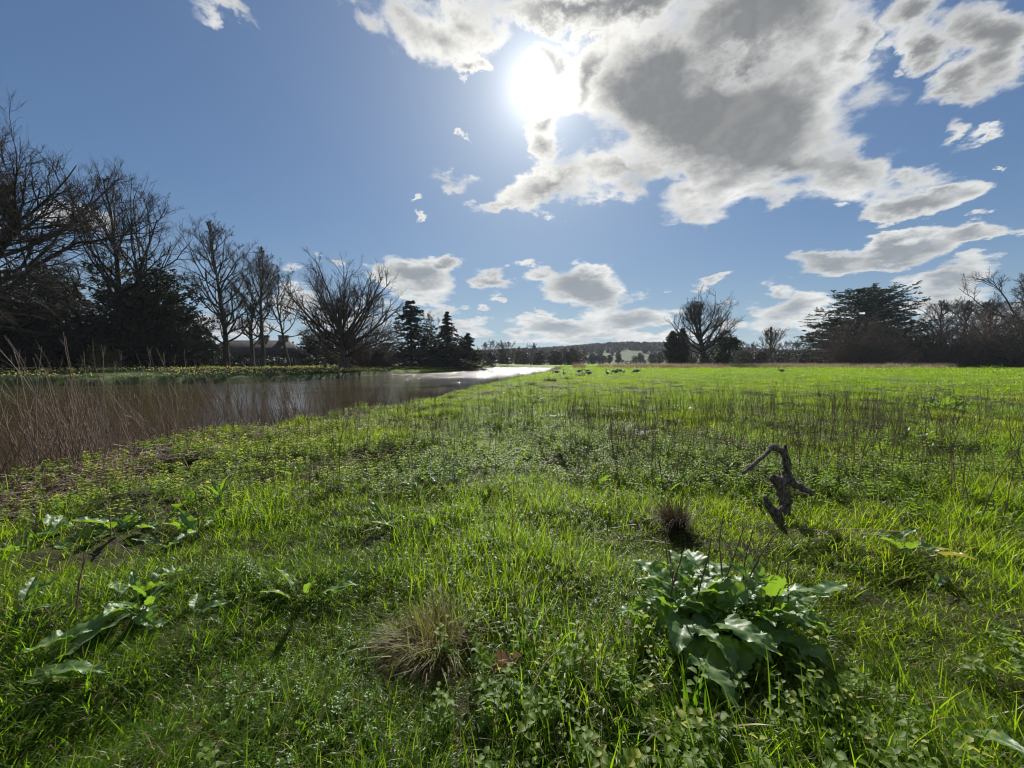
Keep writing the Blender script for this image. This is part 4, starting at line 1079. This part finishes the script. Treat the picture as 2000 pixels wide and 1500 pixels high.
def stems(name, seed, n, rad, h0, h1, r0, lean, br=2, m=None, dirx=0.0, wand=.06):
    r = np.random.default_rng(seed)
    st = np.stack([r.normal(0, rad, n), r.normal(0, rad, n), np.full(n, -.03)], 1)
    d = np.stack([r.normal(dirx, lean, n), r.normal(0, lean, n), np.ones(n)], 1)
    L = r.uniform(h0, h1, n)
    P = grow(st, d, L, 7, wand, -.012, r); R = np.full((n, 1), r0)*r.uniform(.7, 1.2, (n, 1))*np.linspace(1, .45, 8)[None]
    parts = [tubes(P, R, 4)]; tone = [np.repeat(r.random(n), 32)]
    if br:
        C, CR, CL = kids(P, R, L, br, .35, .95, .5, .26, r, 3, .08, .05, r0*.6, r0*.35)
        parts.append(tubes(C, CR, 3)); tone.append(np.repeat(r.random(len(C)), 12))
    V, F = join(parts); me = raw_mesh(name, V, F, m or reed_m); fattr(me, 'tone', np.concatenate(tone)); return me
strew('dead_stems', [stems('s%d' % i, 660+i, 3, .08, .30, .90, .0034, .16, 3, m=stalk_m) for i in range(6)], ((2.4, 1.0, 4), (16, 4, 9), (12, 9, 17), (.4, 17, 30)),
      lambda x, y: land(x, y, .4)*np.clip(.03 + 1.05*midp(x, y)*(.35+.65*sst(x/np.maximum(y, 1), -.1, .35))*sst(fbm(x*.5, y*.5, 2, 44), .28, .52) + .25*sst(fbm(x*.4, y*.4, 2, 45), .55, .65) + .25*sst(x, 3, 5)*sst(-y, -14, -9), 0, 1), (.75, 1.2),
      'thin dark dead stems standing in the grass', .06)
# bank reeds
def bank_band(x, y):
    sd = river_sd(x, y)
    return ((sd > -.7) & (sd < 1.1) & (x < 12) & (x > -8.5-.0*y)).astype(float)*(y > -1)
strew('bank_stems', [stems('bs%d' % i, 680+i, 9, .16, .5, 1.55, .0046, .17, 4, dirx=-.15) for i in range(6)], ((23, 3.0, 8), (7, 8, 12.5)),
      lambda x, y: bank_band(x, y)*(x < -3.4)*(y > 1.5)*np.where(y > 9.5, .75, 1.0), (.75, 1.15), 'dense purplish brown dead stalks leaning along the river bank', .08, rr=(-.4, .4))
strew('bank_rushes', [stems('br%d' % i, 690+i, 12, .25, .2, .6, .006, .25, 2) for i in range(4)], ((5, 9, 30), (2.2, 30, 95)),
      lambda x, y: bank_band(x, y)*.9*sst(fbm(x*.3, y*.3, 2, 12), .3, .45), (.6, 1.0), 'low dark dead growth fringing the far part of the near bank', .1)
# dry litter
def litter(name, seed, n=26):
    r = np.random.default_rng(seed)
    st = np.stack([r.normal(0, .16, n), r.normal(0, .16, n), r.uniform(0, .05, n)], 1)
    az = r.uniform(0, 6.3, n); d = np.stack([np.cos(az), np.sin(az), r.normal(.03, .1, n)], 1)
    P = grow(st, d, r.uniform(.10, .42, n), 4, .10, 0, r); R = np.full((n, 1), .0030)*np.ones((1, 5))
    V, Q = tubes(P, R, 3); me = raw_mesh(name, V, [Q], litter_m); fattr(me, 'tone', np.repeat(r.random(n), 15)); return me
lt_ = Mat('dry_litter'); la = lt_.attr('tone')
litter_m = lt_.bsdf(lt_.mix(la, c4(.10, .062, .046), c4(.36, .27, .20)), .5, .4)
strew('dry_litter', [litter('l%d' % i, 700+i) for i in range(4)], ((60, 1.5, 9), (20, 9, 16)),
      lambda x, y: land(x, y, -.2)*(np.clip(1.25*sst(-river_sd(x, y), -2.6, -.6), 0, 1)*(x < -2)*sst(-y, -15, -6) + .006*(y > 3) + 0.09*midp(x, y)*sst(nett(x, y), .3, .5)), (.7, 1.2), 'flattened pale dead reed stalks littering the bank and gaps in the grass', .05)
# golden reeds across the field
def reedtuft(seed):
    V, F, tone, ht = blades(80, .8, .7, 1.7, .05, .12, .35, segs=3, seed=seed)
    me = raw_mesh('gr', V, F, pinkreed_m); fattr(me, 'tone', tone); return me
n = 5200
x = rng.uniform(14, 140, n); y = rng.uniform(80, 112, n); q = x/y*FPX+1000
thin = fbm(x*.05, y*.12, 3, 19)
k = (q > 1165) & (q < 1862) & (rng.random(n) < np.where(q > 1600, .95, np.where(q > 1290, .75, .35))*sst(thin, .30, .50)) & (y < 98 + 16*thin)
x, y = x[k], y[k]; n = len(x)
scatter('golden_reeds', [reedtuft(710+i) for i in range(4)], np.stack([x, y, H(x, y)], 1), np.stack([0*x, 0*x, rng.uniform(0, 6, n)], 1), np.repeat(rng.uniform(.55, 1.05, n)[:, None], 3, 1), rng.integers(0, 4, n), rng.random(n), 'band of tan dead reeds along the far side of the field')
# daffodils and rough growth on the far bank
dm = Mat('daffodil_bloom'); daf_m = dm.leafy(c4(.75, .68, .22), c4(.8, .70, .2), .4, .5, .3)
dg = Mat('daffodil_leaf'); dleaf_m = dg.leafy(c4(.022, .055, .022), c4(.05, .11, .02), .25, .5, .3)
def daffs(seed):
    r = np.random.default_rng(seed)
    V, F, tone, ht = blades(90, .55, .22, .42, .028, .2, .5, segs=3, seed=seed)
    n = 1; c = np.stack([r.normal(0, .35, n), r.normal(0, .35, n), r.uniform(.34, .46, n)], 1)
    v, q, t = clumps(c, np.full(n, .03), 5, r, 1, .060, .9)
    VV, FF = join([(V, F), (v, q)])
    fs = []; mi = []
    for f in FF: fs.append(f); mi.append((f.min(1) >= len(V)).astype(int))
    me = raw_mesh('daf', VV, fs, mats=[dleaf_m, daf_m], midx=np.concatenate(mi)); fattr(me, 'tone', np.concatenate([tone*.8, t])); return me
n = 16000
x = rng.uniform(-85, -6, n); y = rng.uniform(30, 100, n); sd = river_sd(x, y)
k = (sd > .4) & (sd < 17) & ((y-20) > -x*.0) & (fbm(x*.16, y*.16, 3, 29) > np.where(x < -19, .30, .50))
k &= (rng.random(n) < np.where(x < -19, .95, .45))
x, y = x[k], y[k]; n = len(x); print('daffs', n)
scatter('daffodils', [daffs(720+i) for i in range(4)], np.stack([x, y, H(x, y)], 1), np.stack([0*x, 0*x, rng.uniform(0, 6, n)], 1), np.repeat(rng.uniform(.7, 1.1, n)[:, None], 3, 1), rng.integers(0, 4, n), rng.random(n)*.4, 'pale yellow daffodils among rough grass on the far bank')

# ------------------------------------------------------------------ dead branch
bk = Mat('dead_wood')
bo = bk.objc(); bmp = bk.n('ShaderNodeMapping'); bk.p(bmp.inputs[0], bo); bmp.inputs['Scale'].default_value = (14, 14, 5)
bn = bk.noise(bmp.outputs[0], 4, 6, .7)
wood_bark = bk.bsdf(bk.mix(bk.mapr(bn, .38, .62), c4(.035, .028, .023), c4(.21, .18, .15)), .85, .25, bump=bn, bstr=1.0, bdist=.02)
YB = hit(1520, 1022).y
def wp(px, py, dy=0.0): return at(px, py, YB+dy)
def knobby(pts, rad, seed, seg=7, sides=12):
    P = [Vector(p) for p in pts]; r = np.random.default_rng(seed)
    out, ro = [], []
    for i in range(len(P)-1):
        a = P[max(i-1, 0)]; b = P[i]; c = P[i+1]; d = P[min(i+2, len(P)-1)]
        for k in range(seg):
            t = k/seg
            out.append(0.5*((2*b) + (c-a)*t + (2*a-5*b+4*c-d)*t*t + (3*b-a-3*c+d)*t**3)); ro.append(rad[i]*(1-t)+rad[i+1]*t)
    out.append(P[-1]); ro.append(rad[-1])
    A = np.array([tuple(v) for v in out])[None]; R = np.array(ro)[None]
    V, Q = tubes(A, R, sides)
    c = np.repeat(A[0], sides, 0)
    nz = np.array([mnoise.noise(Vector(v)*22)*.35 + mnoise.noise(Vector(v)*60)*.18 for v in V])
    V = c + (V-c)*(1+nz)[:, None]
    n = len(V); ends = np.array([A[0, 0], A[0, -1]]); S = A.shape[1]
    T1 = np.array([[n, (j+1) % sides, j] for j in range(sides)]); T2 = np.array([[n+1, (S-1)*sides+j, (S-1)*sides+(j+1) % sides] for j in range(sides)])
    return np.vstack([V, ends]), [Q, np.concatenate([T1, T2])]
orig = wp(1520, 1022); orig.z = Hz(orig.x, orig.y)
br = empty('dead_branch', orig)
tag(br, 'weathered forked dead branch sticking up out of the grass', 'branch')
def bpart(name, pts, rad, seed):
    V, F = knobby(pts, rad, seed)
    V = V - np.array(orig)
    obj(name, raw_mesh(name, V, F, wood_bark, smooth=True), br)
k_ = YB/FPX*1.0
def rr(*px): return [p*k_*.5 for p in px]
bpart('main_stem', [wp(1535, 1004, .0), wp(1533, 985, .0), wp(1528, 960, 0), wp(1517, 938, .0), wp(1506, 932, -.02)], rr(18, 20, 20, 19, 12), 1)
bpart('upright_limb', [wp(1525, 946, .12), wp(1536, 928, .15), wp(1536, 900, .15), wp(1532, 884, .15), wp(1535, 868, .15)], rr(16, 19, 15, 13, 5), 2)
bpart('bent_limb', [wp(1533, 884, .15), wp(1522, 878, .14), wp(1508, 875, .12), wp(1500, 882, .10), wp(1480, 900, .0), wp(1452, 924, -.1)], rr(12, 12, 13, 8, 8, 6), 3)
bpart('lying_limb', [wp(1533, 930, .14), wp(1548, 943, .12), wp(1568, 953, .05), wp(1588, 966, -.02)], rr(17, 17, 14, 10), 4)
bpart('fork_stub', [wp(1526, 1030, -.10), wp(1517, 1008, -.10), wp(1504, 990, -.10), wp(1493, 968, -.10)], rr(20, 19, 13, 9), 5)
bpart('side_twig', [wp(1518, 1002, -.10), wp(1524, 994, -.06), wp(1534, 985, -.04)], rr(10, 8, 5), 6)

# curled dead leaf, bottom centre
dl = Mat('dead_leaf'); dn = dl.noise(dl.objc(), 25, 4)
dead_m = dl.leafy(dl.mix(dn, c4(.13, .075, .05), c4(.30, .20, .14)), c4(.30, .17, .08), .25, .6, .3)
V, F = leaf_mesh(.15, .08, nu=18, nv=9, bend=-.5, fold=.8, wave=.5, seed=801, pet=.15, lift=.15)
me = raw_mesh('curled_leaf', V, F, dead_m, smooth=True)
o = obj('curled_leaf', me, loc=hit(950, 1325) + Vector((0, 0, .05))); o.rotation_euler = (.2, 0, -.1)
tag(o, 'curled brown dead leaf lying below the straw tussock', 'leaf')
# fallen pale sticks near the bank
def stick(pts, r0, lb, seed, m=litter_m):
    V, F = knobby(pts, [r0, r0*.8, r0*.5], seed, sides=6); c = np.array(pts[0])
    me = raw_mesh('fallen_stick', V-c, F, m, smooth=True); fattr(me, 'tone', np.full(len(V), .9))
    tag(obj('fallen_stick', me, loc=pts[0]), lb, 'stick')
def gz(px, py, dz): p = hit(px, py); p.z += dz; return p
stick([gz(190, 905, .06), gz(240, 893, .10), gz(285, 866, .16)], .010, 'long pale fallen stick on the litter at the left', 811)
stick([gz(540, 832, .05), gz(560, 826, .07), gz(590, 812, .09)], .010, 'pale fallen stick near the bank in front of the river', 812)
stick([gz(1020, 1430, .03), gz(1060, 1360, .12), gz(1095, 1330, .14)], .004, 'thin pale broken stem leaning among the nettles at the bottom', 813)
stick([gz(1430, 1325, .02), gz(1500, 1338, .03), gz(1555, 1350, .03)], .004, 'thin pink twig lying under the largest dock', 814, stalk_m)

# ------------------------------------------------------------------ geese
gb = Mat('goose_plumage')
go_ = gb.objc(); gs = gb.n('ShaderNodeSeparateXYZ'); gb.p(gs.inputs[0], go_)
gcol = gb.mix(gb.mapr(gb.noise(go_, 14, 3), .4, .6), c4(.085, .070, .055), c4(.20, .17, .14))
gcol = gb.mix(gb.mapr(gs.outputs[0], -.20, -.27), gcol, c4(.75, .74, .70))       # white rear
gcol = gb.mix(gb.mapr(gs.outputs[0], .10, .17), gcol, c4(.42, .36, .30))         # pale breast
goose_m = gb.bsdf(gcol, .7, .3)
gh = Mat('goose_neck'); neck_m = gh.bsdf(c4(.030, .026, .023), .6, .3)
gk = Mat('goose_bill'); bill_m = gk.bsdf(c4(.28, .12, .05), .5, .3)
def loft(pts, rads, sides=12, sy=1.0):
    A = np.array(pts, float)[None]; V, Q = tubes(A, np.array(rads, float)[None], sides)
    c = np.repeat(A[0], sides, 0); V = c + (V-c)*np.array([1, sy, 1])
    n = len(V); S = len(pts)
    T1 = np.array([[n, (j+1) % sides, j] for j in range(sides)]); T2 = np.array([[n+1, (S-1)*sides+j, (S-1)*sides+(j+1) % sides] for j in range(sides)])
    return np.vstack([V, A[0, 0], A[0, -1]]), [Q, np.concatenate([T1, T2])]
def goose_parts(pose):
    body = [(-.40, 0, .34), (-.34, 0, .345), (-.24, 0, .34), (-.10, 0, .335), (.05, 0, .34), (.16, 0, .37), (.23, 0, .42)]
    br_ = [.012, .045, .10, .145, .145, .11, .06]
    if pose == 'up': nk = [(.25, 0, .48), (.26, 0, .58), (.265, 0, .68), (.285, 0, .735), (.33, 0, .735), (.365, 0, .72)]; bl = [(.36, 0, .722), (.40, 0, .712), (.425, 0, .708)]
    elif pose == 'graze': nk = [(.31, 0, .38), (.39, 0, .30), (.44, 0, .20), (.47, 0, .11), (.50, 0, .07), (.52, 0, .05)]; bl = [(.515, 0, .055), (.54, 0, .03), (.55, 0, .01)]
    else: nk = [(.30, 0, .46), (.37, 0, .50), (.44, 0, .50), (.49, 0, .50), (.53, 0, .49), (.57, 0, .475)]; bl = [(.56, 0, .478), (.60, 0, .462), (.625, 0, .455)]
    V, F = loft(body+nk, br_+[.042, .034, .033, .043, .045, .02], 12)
    # the neck and head darker than the body: by faces
    mi = []
    for f in F:
        cx = V[f].mean(1); mi.append(((cx[:, 0] > .235) & (f.min(1) >= 7*12-12)).astype(int))
    bm_ = raw_mesh('goose', V, F, mats=[goose_m, neck_m], midx=np.concatenate(mi), smooth=True)
    bv, bf = loft(bl, [.018, .012, .004], 8)
    bill = raw_mesh('bill', bv, bf, bill_m, smooth=True)
    legs = []
    for s in (-1, 1):
        v1, f1_ = loft([(.0, s*.06, .24), (-.015, s*.06, .14), (.0, s*.06, .012)], [.022, .010, .009], 8)
        v2, f2_ = loft([(-.02, s*.06, .012), (.03, s*.06, .010), (.085, s*.065, .006)], [.008, .016, .026], 8); v2[:, 2] *= .5
        VV, FF = join([(v1, f1_), (v2, f2_)]); legs.append(raw_mesh('leg', VV, FF, bill_m, smooth=True))
    wings = []
    for s in (-1, 1):
        v, f = loft([(.13, s*.10, .38), (.02, s*.135, .375), (-.14, s*.125, .375), (-.30, s*.05, .365), (-.42, s*.02, .36)], [.02, .07, .075, .035, .008], 10, sy=.35); wings.append(raw_mesh('wing', v, f, goose_m, smooth=True))
    return bm_, bill, legs, wings
GP = {p: goose_parts(p) for p in ('up', 'graze', 'mid')}
def goose(px, Y, rz, pose, lb):
    b, bill, legs, wings = GP[pose]
    o = obj('goose', b, loc=on(px, Y)+Vector((0, 0, .04))); o.rotation_euler = (0, 0, rz); o.scale = (1.12,)*3
    tag(o, lb, 'goose', 'geese feeding on the field by the river')
    obj('bill', bill, o)
    for l in legs: obj('leg', l, o)
    for w_ in wings: obj('wing', w_, o)
for a in ((1087, 44, 2.6, 'graze', 'goose leftmost of the flock, half hidden by the bank tussocks'), (1102, 43, 1.6, 'up', 'goose with head raised between the two left bank tussocks'),
        (1131, 44, .5, 'graze', 'goose head down just right of the dark bank tussocks'), (1147, 50, 3.2, 'mid', 'goose behind the grazing pair left of centre'), (1150, 42, 3.4, 'graze', 'nearest grazing goose of the left pair'),
        (1187, 43, 1.9, 'up', 'dark upright goose facing away in the middle of the flock'), (1199, 50, .1, 'mid', 'goose standing behind, left of the rear two'), (1211, 50, 2.9, 'graze', 'goose standing behind, right of the rear two'),
        (1203, 43, 3.3, 'graze', 'goose grazing just right of the upright dark one'), (1218, 48, 1.2, 'graze', 'goose showing its white rear right of the rear two'),
        (1240, 48, .4, 'up', 'goose of the right pair with its head raised to the right'), (1244, 44, 3.0, 'graze', 'front goose of the right pair with its head down'),
        (1527, 50, 2.6, 'up', 'single distant bird alone on the field far to the right')):
    goose(*a)

# ------------------------------------------------------------------ walkers
def person(px, Y, lb, shirt, trousers, hair, seed, rz=0.0, h=1.72, stride=.16):
    e = empty('person', on(px, Y), rz); tag(e, lb, 'person')
    sk = Mat('skin%d' % seed).bsdf(c4(.45, .28, .20), .6, .3); sh = Mat('jacket%d' % seed).bsdf(c4(*shirt), .8, .2)
    trm = Mat('trousers%d' % seed).bsdf(c4(*trousers), .85, .2); hr = Mat('hair%d' % seed).bsdf(c4(*hair), .7, .3)
    J = {'pel': (0, 0, .93, .13), 'wst': (0, 0, 1.06, .115), 'chs': (0, 0, 1.28, .145), 'nk0': (0, 0, 1.43, .07), 'nk': (0, .01, 1.50, .05), 'hd': (0, .015, 1.58, .078), 'hd2': (0, .01, 1.66, .085),
         'ls': (-.17, 0, 1.38, .055), 'le': (-.23, -.04, 1.12, .042), 'lw': (-.22, .08, .90, .028), 'lh': (-.21, .12, .83, .034),
         'rs': (.17, 0, 1.38, .055), 'reb': (.23, -.02, 1.12, .042), 'rw': (.22, -.06, .88, .028), 'rh': (.21, -.06, .80, .034),
         'lhp': (-.09, 0, .88, .085), 'lk': (-.10, stride*.7, .50, .058), 'la': (-.10, stride*.5, .09, .036), 'lt': (-.10, stride*.5+.16, .035, .032),
         'rhp': (.09, 0, .88, .085), 'rk': (.10, -stride*.1, .49, .058), 'ra': (.10, -stride, .10, .036), 'rt': (.10, -stride+.15, .035, .032)}
    E = [('pel', 'wst'), ('wst', 'chs'), ('chs', 'nk0'), ('nk0', 'nk'), ('nk', 'hd'), ('hd', 'hd2'), ('chs', 'ls'), ('ls', 'le'), ('le', 'lw'), ('lw', 'lh'), ('chs', 'rs'), ('rs', 'reb'), ('reb', 'rw'), ('rw', 'rh'),
         ('pel', 'lhp'), ('lhp', 'lk'), ('lk', 'la'), ('la', 'lt'), ('pel', 'rhp'), ('rhp', 'rk'), ('rk', 'ra'), ('ra', 'rt')]
    ks = list(J)
    s_ = h/1.74
    me = bpy.data.meshes.new('body'); me.from_pydata([tuple(c*s_ for c in J[k][:3]) for k in ks], [(ks.index(a), ks.index(b)) for a, b in E], [])
    for m in (trm,): me.materials.append(m)
    o = obj('body', me, e); md = o.modifiers.new('skin', 'SKIN')
    for i, k in enumerate(ks):
        me.skin_vertices[0].data[i].radius = (J[k][3]*s_,)*2
        me.skin_vertices[0].data[i].use_root = (k == 'pel')
    sb = o.modifiers.new('smooth', 'SUBSURF'); sb.levels = sb.render_levels = 2
    md.use_smooth_shade = True
    # clothes and head over the body
    v, f = loft([(0, 0, .80*s_), (0, 0, .95*s_), (0, 0, 1.10*s_), (0, 0, 1.30*s_), (0, 0, 1.42*s_), (0, 0, 1.47*s_)], [.165, .165, .15, .185, .13, .07], 14, sy=.72)
    parts = [(v, f)]
    for sx, a, b, c in ((-1, 'ls', 'le', 'lw'), (1, 'rs', 'reb', 'rw')):
        parts.append(loft([tuple(np.array(J[q][:3])*s_) for q in (a, b, c)], [.072, .058, .045], 10))
    VV, FF = join(parts); obj('jacket', raw_mesh('jacket', VV, FF, sh, smooth=True), e)
    v, f = loft([(0, .015, 1.52*s_), (0, .02, 1.56*s_), (0, .02, 1.62*s_), (0, .01, 1.69*s_), (0, .0, 1.735*s_)], [.05, .075, .09, .082, .02], 14)
    obj('head', raw_mesh('head', v, f, sk, smooth=True), e)
    v, f = loft([(0, -.035, 1.55*s_), (0, -.03, 1.62*s_), (0, -.012, 1.70*s_), (0, 0, 1.76*s_)], [.07, .088, .088, .03], 14)
    obj('hair', raw_mesh('hair', v, f, hr, smooth=True), e)
person(557, 70, 'walker in a pale beige coat beside the smaller open tree on the far bank', (.55, .47, .36), (.10, .09, .09), (.55, .50, .42), 1, rz=1.2)
person(570, 71, 'walker in dark clothes just right of the pale coated one', (.03, .03, .035), (.03, .03, .04), (.45, .42, .38), 2, rz=1.5, h=1.78)

# ------------------------------------------------------------------ long house behind the trees
def box(x0, x1, y0, y1, z0, z1):
    V = np.array([(x, y, z) for z in (z0, z1) for x, y in ((x0, y0), (x1, y0), (x1, y1), (x0, y1))], float)
    Q = np.array([[0, 3, 2, 1], [4, 5, 6, 7], [0, 1, 5, 4], [1, 2, 6, 5], [2, 3, 7, 6], [3, 0, 4, 7]])
    return V, Q
wl = Mat('house_wall'); wn_ = wl.noise(wl.objc(), 3, 5, .6)
brick = wl.n('ShaderNodeTexBrick'); wl.p(brick.inputs['Vector'], wl.objc()); brick.inputs['Scale'].default_value = 4
brick.inputs['Color1'].default_value = c4(.16, .10, .075); brick.inputs['Color2'].default_value = c4(.12, .08, .06); brick.inputs['Mortar'].default_value = c4(.2, .18, .16)
wall_m = wl.bsdf(wl.mix(.5, brick.outputs['Color'], wl.mix(wn_, c4(.11, .08, .06), c4(.17, .13, .10))), .9, .2)
rf = Mat('roof_tiles'); rw_ = rf.n('ShaderNodeTexWave'); rf.p(rw_.inputs['Vector'], rf.objc()); rw_.bands_direction = 'Z'; rw_.inputs['Scale'].default_value = 1.6; rw_.inputs['Distortion'].default_value = 1.5; rw_.inputs['Detail'].default_value = 3
rn_ = rf.noise(rf.objc(), 1.1, 5, .65)
roof_m = rf.bsdf(rf.mix(rf.mapr(rn_, .35, .65), c4(.045, .040, .036), c4(.080, .072, .064)), .85, .25, bump=rw_.outputs['Fac'], bstr=.6, bdist=.05)
gl = Mat('window_glass'); glass_m = gl.bsdf(c4(.02, .025, .03), .08, .6)
tr_ = Mat('white_trim'); trim_m = tr_.bsdf(c4(.55, .54, .5), .5, .3)
hp = on(505, 92); L2, W2, E_, RG = 11.0, 4.0, 2.2, 6.2
hs = empty('long_house', hp, .06)
tag(hs, 'long low tiled house with two stout chimneys half hidden behind the bare trees', 'house')
v, q = box(-L2, L2, -W2, W2, -.5, E_); obj('wall', raw_mesh('wall', v, [q], wall_m), hs)
ov = .5; zz = E_ + .003
RV = np.array([(-L2-ov, -W2-ov, zz), (L2+ov, -W2-ov, zz), (L2+ov, W2+ov, zz), (-L2-ov, W2+ov, zz), (-L2+4, 0, RG), (L2-4, 0, RG)], float)
rfo = obj('roof', raw_mesh('roof', RV, [np.array([[0, 1, 5, 4], [2, 3, 4, 5], [3, 2, 1, 0]]), np.array([[1, 2, 5], [3, 0, 4]])], roof_m), hs)
for cx in (1.5, 6.0):
    v1, q1 = box(cx-1.0, cx+1.0, -.5, .5, RG-1.6, RG+1.0); v2, q2 = box(cx-1.12, cx+1.12, -.62, .62, RG+1.003, RG+1.2)
    VV, FF = join([(v1, q1), (v2, q2)]); obj('chimney', raw_mesh('chimney', VV, FF, wall_m), rfo)
for i in range(7):
    wx_ = -10 + i*3.3
    if i == 3:
        v, q = box(wx_-.5, wx_+.5, -W2-.06, -W2-.003, 0, 2.05); d_ = obj('door', raw_mesh('door', v, [q], stalk_m), hs)
        v, q = box(wx_+.32, wx_+.42, -W2-.12, -W2-.063, .95, 1.05); obj('handle', raw_mesh('handle', v, [q], trim_m), d_); continue
    v, q = box(wx_-.55, wx_+.55, -W2-.02, -W2-.003, .9, 2.0); wdo = obj('window', raw_mesh('window', v, [q], glass_m), hs)
    pp = [box(wx_-.62, wx_-.553, -W2-.07, -W2-.004, .83, 2.07), box(wx_+.553, wx_+.62, -W2-.07, -W2-.004, .83, 2.07), box(wx_-.55, wx_+.55, -W2-.07, -W2-.004, .83, .897), box(wx_-.55, wx_+.55, -W2-.07, -W2-.004, 2.003, 2.07), box(wx_-.03, wx_+.03, -W2-.05, -W2-.022, .9, 2.0)]
    VV, FF = join(pp); obj('frame', raw_mesh('frame', VV, FF, trim_m), wdo)
hedge('hedge', 408, 552, 84, 2.1, 'long dark clipped hedge in front of the long house', 172, wd=1.6)
hedge('hedge', 590, 640, 86, 2.0, 'low hedge right of the walkers under the dark evergreens', 173, wd=2.0)

# ------------------------------------------------------------------ the air
v, q = box(-4700, 4700, -4700, 4700, -4, 70)
hzm = Mat('haze_air'); pv = hzm.n('ShaderNodeVolumePrincipled')
pv.inputs['Color'].default_value = (.80, .88, 1.0, 1); pv.inputs['Density'].default_value = .00013; pv.inputs['Anisotropy'].default_value = .2
hzm.t.links.new(pv.outputs[0], hzm.out.inputs['Volume'])
hb = obj('haze', raw_mesh('haze', v, [q], hzm.m)); tag(hb, kind='stuff')
